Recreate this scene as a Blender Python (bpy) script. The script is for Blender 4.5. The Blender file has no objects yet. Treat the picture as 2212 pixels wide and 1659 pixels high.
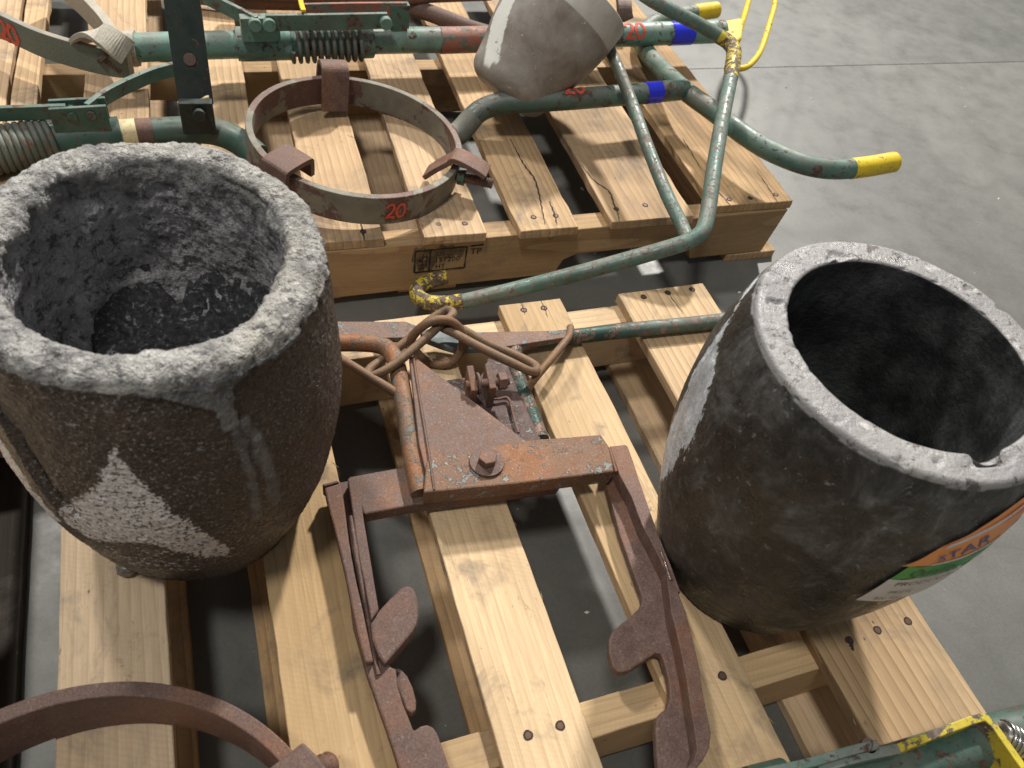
import bpy, bmesh, math, random
import numpy as np
from mathutils import Vector, Matrix
random.seed(4)
sc = bpy.context.scene
COL = sc.collection
R = math.radians

# ------------------------------------------------------------------ camera
FPX, CX, CY, HC = 1739.64, 1106.0, 829.5, 0.905
PITCH, ROLL = 0.8463477, -0.2168729
fw = np.array([0, math.cos(PITCH), -math.sin(PITCH)])
rt0 = np.array([1.0, 0, 0]); dn0 = np.cross(fw, rt0)
RT = math.cos(ROLL) * rt0 + math.sin(ROLL) * dn0
DN = -math.sin(ROLL) * rt0 + math.cos(ROLL) * dn0
cam = bpy.data.cameras.new("camera"); co = bpy.data.objects.new("camera", cam); COL.objects.link(co)
cam.sensor_width = 36; cam.lens = 36 * FPX / 2212
cam.clip_start = 0.02; cam.clip_end = 200
co.matrix_world = Matrix(((RT[0], -DN[0], -fw[0], 0), (RT[1], -DN[1], -fw[1], 0), (RT[2], -DN[2], -fw[2], HC), (0, 0, 0, 1)))
cam.dof.use_dof = True; cam.dof.focus_distance = 0.98; cam.dof.aperture_fstop = 9.0
sc.camera = co

# ------------------------------------------------------------------ world + hall lamps
w = bpy.data.worlds.new("World"); sc.world = w; w.use_nodes = True
bg = w.node_tree.nodes["Background"]; bg.inputs[0].default_value = (0.93, 0.97, 1.0, 1); bg.inputs[1].default_value = 0.17
def lamp(loc, size, power, col=(1, 0.965, 0.9)):
    l = bpy.data.lights.new("high_bay_lamp", 'AREA'); l.shape = 'DISK'; l.size = size; l.energy = power; l.color = col
    o = bpy.data.objects.new("high_bay_lamp", l); COL.objects.link(o); o.location = loc
    d = Vector((0, 0.7, 0)) - Vector(loc); o.rotation_euler = d.to_track_quat('-Z', 'Y').to_euler()
    return o
lamp((0.9, 8.2, 7.0), 0.62, 1180)
lamp((-1.2, -1.5, 7.0), 0.9, 165)
lamp((-4.6, 4.4, 7.0), 0.8, 345)
sc.view_settings.view_transform = 'Standard'; sc.view_settings.look = 'None'
sc.view_settings.exposure = 0.28; sc.view_settings.gamma = 1.0

def at(x, y, z):
    """world point at height z seen at (x, y) of the survey picture (2212 wide)"""
    d = (RT * (x - CX) + DN * (y - CY) + fw * FPX) / FPX
    t = (z - HC) / d[2]
    return np.array([0, 0, HC]) + d * t
def path(*p): return [at(*q) for q in p]

# ------------------------------------------------------------------ noise
def _h(i, j, k, s):
    n = (i * 374761393 + j * 668265263 + k * 2147483647 + s * 974634777) & 0xffffffff
    n = ((n ^ (n >> 13)) * 1274126177) & 0xffffffff
    return ((n ^ (n >> 16)) & 0xffff) / 65535.0
def vnoise(P, s=0):
    P = np.asarray(P, float); I = np.floor(P).astype(np.int64); F = P - I; F = F * F * (3 - 2 * F)
    i, j, k = I[..., 0], I[..., 1], I[..., 2]; x, y, z = F[..., 0], F[..., 1], F[..., 2]
    def L(a, b, t): return a + (b - a) * t
    return L(L(L(_h(i, j, k, s), _h(i+1, j, k, s), x), L(_h(i, j+1, k, s), _h(i+1, j+1, k, s), x), y),
             L(L(_h(i, j, k+1, s), _h(i+1, j, k+1, s), x), L(_h(i, j+1, k+1, s), _h(i+1, j+1, k+1, s), x), y), z) * 2 - 1
def fbm(P, o=4, s=0):
    a, r, P = 0.5, 0, np.asarray(P, float)
    for k in range(o):
        r = r + a * vnoise(P, s + k); a *= 0.5; P = P * 2.03
    return r

# ------------------------------------------------------------------ node materials
class NT:
    def __init__(s, name, rough=0.6, metal=0.0, spec=0.5):
        s.m = bpy.data.materials.new(name); s.m.use_nodes = True; s.t = s.m.node_tree
        s.b = s.t.nodes["Principled BSDF"]; s.b.inputs["Roughness"].default_value = rough
        s.b.inputs["Metallic"].default_value = metal; s.b.inputs["Specular IOR Level"].default_value = spec
        s.tc = s.t.nodes.new("ShaderNodeTexCoord"); s.oi = s.t.nodes.new("ShaderNodeObjectInfo")
        s.off = None
    def n(s, ty, **k):
        x = s.t.nodes.new("ShaderNode" + ty)
        for a, v in k.items(): setattr(x, a, v)
        return x
    def link(s, a, b): s.t.links.new(a, b)
    def co(s, scale=(1, 1, 1)):
        if s.off is None:
            c = s.n("CombineXYZ"); m = s.n("Math", operation='MULTIPLY'); m.inputs[1].default_value = 37.0
            s.link(s.oi.outputs["Random"], m.inputs[0])
            for i in range(3): s.link(m.outputs[0], c.inputs[i])
            s.off = s.n("VectorMath", operation='ADD'); s.link(s.tc.outputs["Object"], s.off.inputs[0]); s.link(c.outputs[0], s.off.inputs[1])
        m = s.n("VectorMath", operation='MULTIPLY'); s.link(s.off.outputs[0], m.inputs[0]); m.inputs[1].default_value = scale
        return m.outputs[0]
    def noise(s, scale, detail=4, rough=0.55, vec=None, dist=0.0, stretch=(1, 1, 1)):
        x = s.n("TexNoise"); x.inputs["Scale"].default_value = scale; x.inputs["Detail"].default_value = detail
        x.inputs["Roughness"].default_value = rough; x.inputs["Distortion"].default_value = dist
        s.link(vec if vec is not None else s.co(stretch), x.inputs["Vector"]); return x.outputs["Fac"]
    def ramp(s, fac, stops, interp='LINEAR'):
        x = s.n("ValToRGB"); x.color_ramp.interpolation = interp; e = x.color_ramp.elements
        while len(e) < len(stops): e.new(0.5)
        for q, (p, c) in zip(e, stops):
            q.position = p; q.color = (*c, 1) if hasattr(c, '__len__') else (c, c, c, 1)
        s.link(fac, x.inputs[0]); return x.outputs[0]
    def mix(s, fac, a, b, mode='MIX'):
        x = s.n("MixRGB", blend_type=mode)
        for i, v in ((0, fac), (1, a), (2, b)):
            if isinstance(v, (int, float)): x.inputs[i].default_value = v if i == 0 else (v, v, v, 1)
            elif isinstance(v, tuple): x.inputs[i].default_value = (*v, 1)
            else: s.link(v, x.inputs[i])
        return x.outputs[0]
    def math(s, op, a, b=0.0):
        x = s.n("Math", operation=op)
        for i, v in ((0, a), (1, b)):
            if isinstance(v, (int, float)): x.inputs[i].default_value = v
            else: s.link(v, x.inputs[i])
        return x.outputs[0]
    def attr(s, name):
        x = s.n("Attribute"); x.attribute_name = name; return x.outputs["Fac"]
    def bump(s, h, strength, dist, prev=None):
        x = s.n("Bump"); x.inputs["Strength"].default_value = strength; x.inputs["Distance"].default_value = dist
        s.link(h, x.inputs["Height"])
        if prev is not None: s.link(prev, x.inputs["Normal"])
        return x.outputs[0]
    def out(s, color=None, rough=None, normal=None, metal=None):
        if color is not None: s.link(color, s.b.inputs["Base Color"])
        if rough is not None: s.link(rough, s.b.inputs["Roughness"])
        if metal is not None: s.link(metal, s.b.inputs["Metallic"])
        if normal is not None: s.link(normal, s.b.inputs["Normal"])
        return s.m

def wood(name, base, dark, grain=1.0, stain=0.5, saw=0.4):
    s = NT(name, 0.72, 0, 0.25)
    v = s.co((1, 0.05, 1))
    warp = s.noise(9, 2, 0.5, s.co((1, 0.22, 1)))
    wv = s.n("TexWave", wave_type='BANDS', bands_direction='X', wave_profile='SAW')
    wv.inputs["Scale"].default_value = 26; wv.inputs["Distortion"].default_value = 7; wv.inputs["Detail"].default_value = 2; wv.inputs["Detail Scale"].default_value = 0.8
    s.link(s.co((1, 0.07, 0.6)), wv.inputs["Vector"])
    fine = s.noise(420, 3, 0.6, v)
    med = s.noise(60, 4, 0.6, v)
    c = s.mix(s.ramp(wv.outputs["Fac"], [(0.0, 0.0), (0.75, 0.35 * grain), (1, 0.75 * grain)]), base, dark)
    c = s.mix(s.math('MULTIPLY', s.ramp(med, [(0.35, 0.0), (0.75, 1.0)]), 0.5), c, tuple(a * 0.8 + b * 0.2 for a, b in zip(base, dark)))
    c = s.mix(0.5, c, s.ramp(fine, [(0.3, 0.72), (0.65, 1.1)]), 'MULTIPLY')
    # broad tone change, grey handling dirt, small black specks
    c = s.mix(1.0, c, s.ramp(s.noise(3.2, 2, 0.5, s.co((1, 0.5, 1))), [(0.3, (0.72, 0.67, 0.60)), (0.5, (1.0, 1.0, 1.0)), (0.7, (1.10, 1.08, 1.04))]), 'MULTIPLY')
    dirt = s.ramp(s.noise(13, 5, 0.7, s.co((1, 0.8, 1)), 0.6), [(0.53, 0.0), (0.70, 1.0)])
    c = s.mix(s.math('MULTIPLY', dirt, stain), c, (0.16, 0.13, 0.11))
    blot = s.ramp(s.noise(6.5, 4, 0.6, s.co((1, 0.35, 1)), 1.2), [(0.50, 0.0), (0.62, 1.0)])
    c = s.mix(s.math('MULTIPLY', blot, 0.42), c, tuple(a * 0.45 + b * 0.35 for a, b in zip(base, dark)))
    scuff = s.ramp(s.noise(55, 5, 0.8, s.co((1, 0.5, 1)), 0.8), [(0.60, 0.0), (0.66, 1.0)])
    c = s.mix(s.math('MULTIPLY', s.math('MULTIPLY', scuff, s.ramp(s.noise(7, 2), [(0.5, 0.0), (0.6, 1.0)])), 0.65), c, (0.10, 0.08, 0.07))
    sp = s.n("TexVoronoi"); sp.inputs["Scale"].default_value = 42; sp.inputs["Randomness"].default_value = 1
    s.link(s.co((1, 0.6, 1)), sp.inputs["Vector"])
    spk = s.math('MULTIPLY', s.ramp(sp.outputs["Distance"], [(0.03, 1.0), (0.07, 0.0)]), s.ramp(s.noise(17, 2), [(0.5, 0.0), (0.58, 1.0)]))
    c = s.mix(s.math('MULTIPLY', spk, 0.8), c, (0.05, 0.035, 0.03))
    # random tone per board
    hv = s.n("HueSaturation"); s.link(c, hv.inputs["Color"]); s.link(s.math('ADD', s.math('MULTIPLY', s.oi.outputs["Random"], 0.22), 0.88), hv.inputs["Value"])
    s.link(s.math('ADD', s.math('MULTIPLY', s.oi.outputs["Random"], -0.25), 1.05), hv.inputs["Saturation"])
    sw = s.n("TexWave", wave_type='BANDS', bands_direction='Y'); sw.inputs["Scale"].default_value = 62; sw.inputs["Distortion"].default_value = 5; sw.inputs["Detail"].default_value = 3; sw.inputs["Detail Scale"].default_value = 2
    mp = s.n("Mapping"); mp.inputs["Rotation"].default_value = (0, 0, R(24)); s.link(s.co(), mp.inputs["Vector"]); s.link(mp.outputs[0], sw.inputs["Vector"])
    swm = s.math('MULTIPLY', sw.outputs["Fac"], s.ramp(s.noise(5, 2), [(0.42, 0.0), (0.6, 1.0)]))
    c2 = s.mix(s.math('MULTIPLY', swm, 0.22 * saw), hv.outputs[0], dark)
    nb = s.bump(fine, 0.35, 0.0008); nb = s.bump(swm, 0.10 * saw, 0.0008, nb); nb = s.bump(wv.outputs["Fac"], 0.15, 0.0005, nb)
    return s.out(c2, None, nb)

def rusty(name, base=(0.105, 0.064, 0.052), base2=(0.175, 0.105, 0.078), orange=0.3, paint=None, pamt=0.0, rough=0.62, pscale=26, speck=0.3, dust=0.0, metal=0.15):
    s = NT(name, rough, metal, 0.4)
    f = s.noise(520, 3, 0.7); g = s.noise(60, 5, 0.65); b = s.noise(11, 4, 0.6)
    c = s.mix(s.ramp(g, [(0.35, 0.0), (0.68, 1.0)]), base, base2)
    o = s.math('MULTIPLY', s.ramp(b, [(0.50, 0.0), (0.64, 1.0)]), orange)
    c = s.mix(o, c, (0.27, 0.105, 0.038))
    c = s.mix(0.55, c, s.ramp(f, [(0.32, 0.45), (0.68, 1.5)]), 'MULTIPLY')
    c = s.mix(s.math('MULTIPLY', s.ramp(s.noise(330, 3), [(0.62, 0.0), (0.68, 1.0)]), speck), c, (0.42, 0.36, 0.32))
    h = s.math('ADD', s.math('MULTIPLY', f, 0.4), g); nb = s.bump(h, 0.5, 0.0009)
    if dust:
        geo = s.n("NewGeometry"); sx = s.n("SeparateXYZ"); s.link(geo.outputs["Normal"], sx.inputs[0])
        d = s.math('MULTIPLY', s.math('MULTIPLY', s.ramp(sx.outputs[2], [(0.3, 0.0), (0.95, 1.0)]), s.ramp(s.noise(25, 4), [(0.35, 0.2), (0.65, 1.0)])), dust)
        c = s.mix(d, c, (0.36, 0.31, 0.26))
    ro = s.ramp(g, [(0.3, rough - 0.1), (0.7, rough + 0.15)])
    if paint:
        pn = s.noise(pscale, 6, 0.72, None, 0.4)
        pm = s.ramp(pn, [(1 - pamt - 0.015, 0.0), (1 - pamt + 0.015, 1.0)])
        pc = s.mix(s.ramp(s.noise(45, 4), [(0.3, 0.0), (0.7, 1.0)]), paint, tuple(v * 0.7 for v in paint))
        c = s.mix(pm, c, pc); nb = s.bump(pm, 0.8, 0.0008, nb)
    return s.out(c, ro, nb)

def painted(name, col, col2, chip=0.41, chipcol=(0.07, 0.04, 0.03), rough=0.38, scale=40, dust=0.25, stretch=(1, 1, 1), wornbright=0.0):
    s = NT(name, rough, 0.0, 0.5)
    b = s.noise(14, 4, 0.6)
    c = s.mix(s.ramp(b, [(0.35, 0.0), (0.65, 1.0)]), col, col2)
    c = s.mix(0.4, c, s.ramp(s.noise(260, 3), [(0.3, 0.75), (0.7, 1.15)]), 'MULTIPLY')
    if dust:
        geo = s.n("NewGeometry"); sx = s.n("SeparateXYZ"); s.link(geo.outputs["Normal"], sx.inputs[0])
        d = s.math('MULTIPLY', s.math('MULTIPLY', s.ramp(sx.outputs[2], [(0.2, 0.0), (0.95, 1.0)]), s.ramp(s.noise(18, 4), [(0.38, 0.1), (0.62, 1.0)])), dust)
        c = s.mix(d, c, (0.27, 0.265, 0.235))
    c = s.mix(s.math('MULTIPLY', s.ramp(s.noise(9, 5, 0.7, None, 0.6), [(0.48, 0.0), (0.66, 1.0)]), 0.5 if dust else 0.15), c, (0.13, 0.095, 0.07))
    c = s.mix(s.math('MULTIPLY', s.ramp(s.noise(150, 4, 0.8, s.co(stretch)), [(0.60, 0.0), (0.64, 1.0)]), 0.6), c, chipcol)
    n1 = s.noise(scale, 6, 0.75, s.co(stretch), 0.3)
    m = s.ramp(n1, [(1 - chip - 0.012, 0.0), (1 - chip + 0.012, 1.0)])
    cc = s.mix(s.ramp(s.noise(120, 3), [(0.4, 0.0), (0.6, 1.0)]), chipcol, tuple(v * 1.9 for v in chipcol))
    c = s.mix(m, c, cc)
    ro = s.mix(m, s.ramp(s.noise(50, 4, 0.6), [(0.35, rough), (0.65, rough + 0.28)]), 0.78)
    inv = s.math('SUBTRACT', 1.0, m)
    nb = s.bump(s.noise(180, 3), 0.12, 0.0006); nb = s.bump(inv, 0.5, 0.0006, nb)
    return s.out(c, ro, nb)

def plain(name, col, rough=0.5, metal=0.0, var=0.2, scale=60):
    s = NT(name, rough, metal, 0.5)
    c = s.mix(s.ramp(s.noise(scale, 4), [(0.3, 0.0), (0.7, 1.0)]), col, tuple(v * (1 - var) for v in col))
    return s.out(c, None, s.bump(s.noise(scale * 4, 3), 0.1, 0.0005))

M = {}
M['pine'] = wood('pine_fresh', (0.64, 0.46, 0.265), (0.40, 0.25, 0.12), 0.75, 0.75, 0.8)
M['pine_grain'] = wood('pine_strong_grain', (0.62, 0.45, 0.27), (0.32, 0.195, 0.10), 1.25, 0.5, 0.2)
M['oak'] = wood('pallet_wood_aged', (0.56, 0.375, 0.195), (0.26, 0.14, 0.06), 1.0, 0.75, 0.5)
M['shade_wood'] = wood('pallet_wood_shade_dark', (0.035, 0.027, 0.02), (0.018, 0.013, 0.01), 0.8, 0.3, 0.3)  # near-black wood: shade on the leftmost bottom board put into its colour
M['oak_dark'] = wood('pallet_wood_brown', (0.47, 0.315, 0.165), (0.25, 0.145, 0.07), 0.9, 0.6, 0.6)
M['rust'] = rusty('rust_brown', orange=0.45, speck=0.3)
M['rust_dark'] = rusty('rust_dark_plum', (0.065, 0.036, 0.032), (0.10, 0.058, 0.05), 0.15, (0.17, 0.165, 0.15), 0.40, speck=0.2)
M['rust_plum'] = rusty('rust_plum', (0.11, 0.066, 0.055), (0.175, 0.112, 0.092), 0.32, speck=0.25, rough=0.66)
M['rust_flake'] = rusty('rust_with_grey_paint_flakes', (0.125, 0.07, 0.045), (0.21, 0.11, 0.06), 0.55, (0.24, 0.25, 0.24), 0.43, pscale=70, speck=0.45)
M['rust_tube'] = rusty('rust_orange_tube', (0.13, 0.085, 0.06), (0.22, 0.135, 0.08), 0.75, (0.16, 0.17, 0.16), 0.44, pscale=60, speck=0.35)
M['rust_bar'] = rusty('rust_bar_blue_grey', (0.13, 0.085, 0.07), (0.2, 0.12, 0.085), 0.3, (0.17, 0.20, 0.20), 0.5, pscale=16, speck=0.3)
M['rust_green'] = rusty('rust_with_dark_green_paint', (0.13, 0.085, 0.065), (0.20, 0.13, 0.10), 0.25, (0.035, 0.085, 0.07), 0.50, pscale=45, speck=0.4, rough=0.5)
M['spring_paint'] = painted('worn_spring_paint', (0.085, 0.115, 0.09), (0.17, 0.185, 0.155), 0.46, (0.10, 0.07, 0.05), 0.45, 60, 0.4)
M['rust_gloss'] = rusty('rust_glint_gloss', (0.15, 0.10, 0.09), (0.24, 0.18, 0.16), 0.1, speck=0.6, rough=0.25, metal=0.5)  # paler glossy rust for the bead that stands in for edge glare
M['rust_wire'] = rusty('rust_rod', (0.15, 0.095, 0.06), (0.22, 0.14, 0.08), 0.25, speck=0.15)
M['rust_dust'] = rusty('rust_dusty_band', (0.10, 0.062, 0.055), (0.14, 0.085, 0.07), 0.05, speck=0.1, dust=0.4)
M['rust_ring'] = rusty('rust_ring_band', (0.11, 0.058, 0.052), (0.15, 0.095, 0.08), 0.08, (0.22, 0.205, 0.165), 0.50, pscale=9, speck=0.15, dust=0.25)
M['band_green'] = rusty('grey_green_band', (0.13, 0.16, 0.13), (0.17, 0.185, 0.15), 0.0, speck=0.05, dust=0.85, metal=0)
M['neck'] = rusty('dusty_grey_green', (0.10, 0.12, 0.10), (0.17, 0.17, 0.14), 0.0, speck=0.1, dust=0.5, metal=0)
M['clay'] = rusty('pale_clay_dust', (0.36, 0.33, 0.27), (0.45, 0.41, 0.34), 0.0, speck=0.05, metal=0)
G1, G2 = (0.05, 0.125, 0.098), (0.105, 0.185, 0.15)
M['green'] = painted('green_paint', G1, G2, 0.42, dust=0.75)
M['green_dark'] = painted('dark_green_paint', (0.022, 0.075, 0.058), (0.04, 0.11, 0.085), 0.42, dust=0.35, rough=0.33)
M['green_light'] = painted('light_green_paint', (0.11, 0.26, 0.215), (0.17, 0.31, 0.26), 0.41, dust=0.75, rough=0.3)
M['green_rod'] = painted('green_rod_paint', (0.035, 0.11, 0.085), (0.11, 0.20, 0.165), 0.45, (0.11, 0.085, 0.07), 0.32, 95, 0.6)
M['green_mid'] = painted('mid_green_paint', (0.03, 0.095, 0.072), (0.075, 0.155, 0.125), 0.43, dust=0.75, rough=0.35)
M['green_worn'] = painted('worn_handle_green', (0.022, 0.075, 0.058), (0.06, 0.12, 0.095), 0.47, (0.12, 0.085, 0.07), 0.4, 70, 0.5)
M['black_green'] = painted('blackish_green_paint', (0.007, 0.011, 0.010), (0.010, 0.024, 0.018), 0.38, dust=0.0, rough=0.5)
M['yellow'] = painted('yellow_paint', (0.72, 0.53, 0.02), (0.66, 0.47, 0.02), 0.38, (0.09, 0.06, 0.04), 0.35, 60, 0.0)
M['yellow_chipped'] = painted('chipped_yellow_paint', (0.62, 0.50, 0.04), (0.55, 0.44, 0.04), 0.45, (0.10, 0.075, 0.06), 0.4, 38, 0.0)
M['yellow_worn'] = painted('worn_yellow_paint', (0.62, 0.47, 0.03), (0.52, 0.40, 0.03), 0.52, (0.07, 0.05, 0.04), 0.4, 75, 0.0)
M['red'] = painted('red_marking_paint', (0.68, 0.10, 0.05), (0.55, 0.08, 0.045), 0.33, (0.09, 0.055, 0.05), 0.6, 150, 0.0)
M['salmon'] = painted('worn_red_oxide_paint', (0.34, 0.115, 0.075), (0.28, 0.11, 0.08), 0.46, (0.08, 0.10, 0.08), 0.5, 60, 0.2)
M['cream'] = painted('cream_drip_paint', (0.70, 0.60, 0.35), (0.6, 0.5, 0.3), 0.36, (0.05, 0.06, 0.05), 0.6, 90, 0.0)
M['blue'] = plain('blue_glossy_tape', (0.025, 0.035, 0.66), 0.2, 0, 0.1)
M['ink'] = plain('black_ink', (0.035, 0.028, 0.022), 0.8, 0, 0.4, 500)
M['steel'] = plain('worn_steel', (0.30, 0.27, 0.24), 0.35, 0.7, 0.5, 200)
M['bright'] = plain('bright_zinc', (0.65, 0.64, 0.6), 0.22, 0.9, 0.5, 200)
M['white_paint'] = painted('white_brush_paint', (0.78, 0.77, 0.72), (0.72, 0.72, 0.67), 0.33, (0.2, 0.17, 0.14), 0.6, 70, 0)
M['nail'] = plain('nail_head', (0.14, 0.075, 0.05), 0.55, 0.4, 0.5, 400)
M['nail_hole'] = plain('nail_hole', (0.035, 0.025, 0.02), 0.9)

def concrete():
    s = NT('polished_concrete', 0.42, 0, 0.45)
    c = s.ramp(s.noise(0.9, 5, 0.6, None, 0.5), [(0.3, (0.095, 0.096, 0.088)), (0.7, (0.172, 0.168, 0.155))])
    c = s.mix(0.6, c, s.ramp(s.noise(9, 6, 0.7, None, 0.8), [(0.3, 0.78), (0.7, 1.18)]), 'MULTIPLY')
    c = s.mix(0.35, c, s.ramp(s.noise(260, 3, 0.7), [(0.3, 0.7), (0.7, 1.25)]), 'MULTIPLY')
    st = s.ramp(s.noise(5, 5, 0.75, s.co((1, 2.2, 1)), 1.5), [(0.62, 0.0), (0.72, 1.0)])
    c = s.mix(s.math('MULTIPLY', st, 0.5), c, (0.085, 0.08, 0.07))
    lt = s.ramp(s.noise(30, 5, 0.8, None, 1.0), [(0.68, 0.0), (0.76, 1.0)])
    c = s.mix(s.math('MULTIPLY', lt, 0.45), c, (0.48, 0.47, 0.44))
    v = s.n("TexVoronoi"); v.inputs["Scale"].default_value = 9; s.link(s.co(), v.inputs["Vector"])
    c = s.mix(s.ramp(v.outputs["Distance"], [(0.018, 0.85), (0.03, 0.0)]), c, (0.75, 0.74, 0.7))
    ro = s.ramp(s.noise(14, 5, 0.7), [(0.3, 0.32), (0.7, 0.55)])
    return s.out(c, ro, s.bump(s.noise(300, 4), 0.12, 0.0006))
M['floor'] = concrete()
M['joint'] = plain('floor_joint_dirt', (0.15, 0.14, 0.12), 0.9)

def crucible_old():
    s = NT('fired_crucible_crust', 0.5, 0.0, 0.5)
    rim, grey, paint, inner, met = (s.attr(k) for k in ('rim', 'grey', 'paint', 'inner', 'metalskin'))
    g = s.noise(230, 3, 0.6); f = s.noise(900, 2); m = s.noise(40, 5, 0.65); b = s.noise(9, 4)
    body = s.mix(s.ramp(m, [(0.35, 0.0), (0.7, 1.0)]), (0.034, 0.023, 0.018), (0.065, 0.047, 0.037))
    body = s.mix(s.math('MULTIPLY', s.ramp(s.noise(380, 3, 0.6), [(0.57, 0.0), (0.64, 1.0)]), s.ramp(s.noise(7, 4, 0.6), [(0.38, 0.18), (0.62, 0.85)])), body, (0.36, 0.335, 0.315))  # pale flecks in the colour stand in for glints on the wall
    body = s.mix(s.ramp(s.noise(14, 5, 0.65, None, 0.8), [(0.58, 0.0), (0.68, 0.45)]), body, (0.12, 0.085, 0.06))
    crust = s.mix(s.ramp(m, [(0.36, 0.0), (0.62, 1.0)]), (0.17, 0.165, 0.165), (0.46, 0.445, 0.42))
    crust = s.mix(s.ramp(b, [(0.5, 0.0), (0.7, 0.6)]), crust, (0.46, 0.42, 0.35))
    crust = s.mix(s.math('MULTIPLY', s.ramp(s.noise(110, 5, 0.75), [(0.54, 0.0), (0.60, 1.0)]), 0.8), crust, (0.075, 0.07, 0.07))
    crust = s.mix(s.ramp(s.noise(160, 4, 0.7), [(0.60, 0.0), (0.66, 0.6)]), crust, (0.66, 0.65, 0.62))
    ins = s.mix(s.ramp(m, [(0.35, 0.0), (0.66, 1.0)]), (0.24, 0.235, 0.245), (0.52, 0.51, 0.52))
    ins = s.mix(s.ramp(s.noise(95, 5, 0.75), [(0.52, 0.0), (0.60, 0.85)]), ins, (0.055, 0.052, 0.055))
    ins = s.mix(s.ramp(s.noise(210, 4, 0.75), [(0.60, 0.0), (0.66, 0.7)]), ins, (0.62, 0.62, 0.64))
    gr = s.mix(s.ramp(m, [(0.4, 0.0), (0.6, 1.0)]), (0.10, 0.105, 0.11), (0.21, 0.215, 0.22))
    c = s.mix(rim, body, crust); c = s.mix(inner, c, ins); c = s.mix(grey, c, gr)
    c = s.mix(met, c, s.mix(s.ramp(g, [(0.58, 0.0), (0.66, 1.0)]), (0.045, 0.045, 0.05), (0.35, 0.35, 0.37)))
    pn = s.math('ADD', paint, s.math('MULTIPLY', s.math('SUBTRACT', s.math('ADD', s.math('MULTIPLY', s.noise(240, 3, 0.6), 0.7), s.math('MULTIPLY', s.noise(45, 4, 0.65), 0.4)), 0.55), 2.6))
    pm = s.math('MULTIPLY', s.ramp(pn, [(0.52, 0.0), (0.66, 1.0)]), s.ramp(paint, [(0.02, 0.0), (0.1, 1.0)]))
    pm = s.math('MULTIPLY', pm, s.ramp(s.noise(250, 3, 0.65), [(0.41, 0.12), (0.47, 1.0)]))
    c = s.mix(pm, c, (0.80, 0.76, 0.74))
    h = s.math('ADD', s.math('MULTIPLY', g, 1.0), s.math('MULTIPLY', f, 0.3))
    nb = s.bump(h, 1.0, 0.006); nb = s.bump(m, 0.6, 0.004, nb)
    ro = s.mix(met, s.ramp(m, [(0.35, 0.25), (0.7, 0.5)]), 0.22)
    ro = s.mix(rim, ro, 0.7); ro = s.mix(inner, ro, s.ramp(g, [(0.4, 0.65), (0.6, 0.35)])); ro = s.mix(met, ro, 0.22)
    return s.out(c, ro, nb)
def crucible_black():
    s = NT('graphite_crucible', 0.5, 0.0, 0.5)
    rim, paint, inner = (s.attr(k) for k in ('rim', 'paint', 'inner'))
    m = s.noise(26, 7, 0.72, s.co((1, 1, 0.75)), 0.5); g = s.noise(200, 3, 0.6); b = s.noise(6, 3)
    body = s.ramp(m, [(0.38, (0.010, 0.010, 0.010)), (0.48, (0.024, 0.023, 0.021)), (0.58, (0.075, 0.073, 0.068)), (0.68, (0.13, 0.125, 0.118))])
    body = s.mix(s.ramp(b, [(0.45, 0.0), (0.7, 0.25)]), body, (0.060, 0.056, 0.050))
    body = s.mix(s.ramp(s.noise(9, 4, 0.6), [(0.48, 0.0), (0.60, 0.6)]), body, (0.016, 0.016, 0.016))
    body = s.mix(s.ramp(s.noise(120, 4, 0.75), [(0.62, 0.0), (0.68, 0.7)]), body, (0.22, 0.215, 0.205))  # pale specks painted in as tiny glints
    rc = s.mix(s.ramp(s.noise(14, 5, 0.6), [(0.35, 0.0), (0.7, 1.0)]), (0.20, 0.19, 0.195), (0.30, 0.29, 0.28))
    rc = s.mix(s.ramp(s.noise(75, 5, 0.75, None, 0.8), [(0.585, 0.0), (0.605, 0.9)]), rc, (0.07, 0.055, 0.05))
    rc = s.mix(s.ramp(s.noise(33, 3), [(0.66, 0.0), (0.72, 0.8)]), rc, (0.55, 0.53, 0.5))
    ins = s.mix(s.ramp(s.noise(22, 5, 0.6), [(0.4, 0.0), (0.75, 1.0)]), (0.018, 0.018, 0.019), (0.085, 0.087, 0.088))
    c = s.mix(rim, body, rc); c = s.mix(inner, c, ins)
    pn = s.math('ADD', paint, s.math('MULTIPLY', s.math('SUBTRACT', s.noise(70, 6, 0.75, s.co((1, 1, 0.4))), 0.5), 3.2))
    pm = s.math('MULTIPLY', s.ramp(pn, [(0.48, 0.0), (0.58, 1.0)]), s.ramp(paint, [(0.02, 0.0), (0.1, 1.0)]))
    c = s.mix(pm, c, s.mix(s.ramp(m, [(0.4, 0.0), (0.6, 1.0)]), (0.42, 0.45, 0.49), (0.60, 0.63, 0.66)))
    body2 = s.noise(80, 6, 0.8, s.co((1, 1, 0.45)), 0.3)
    c = s.mix(s.math('MULTIPLY', s.math('SUBTRACT', 1.0, rim), 0.55), c, s.ramp(body2, [(0.38, 0.5), (0.5, 0.95), (0.64, 1.7)]), 'MULTIPLY')
    nb = s.bump(g, 0.6, 0.002); nb = s.bump(body2, 0.5, 0.002, nb); nb = s.bump(m, 0.5, 0.003, nb)
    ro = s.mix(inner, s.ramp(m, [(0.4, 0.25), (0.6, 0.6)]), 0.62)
    return s.out(c, ro, nb)
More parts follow.
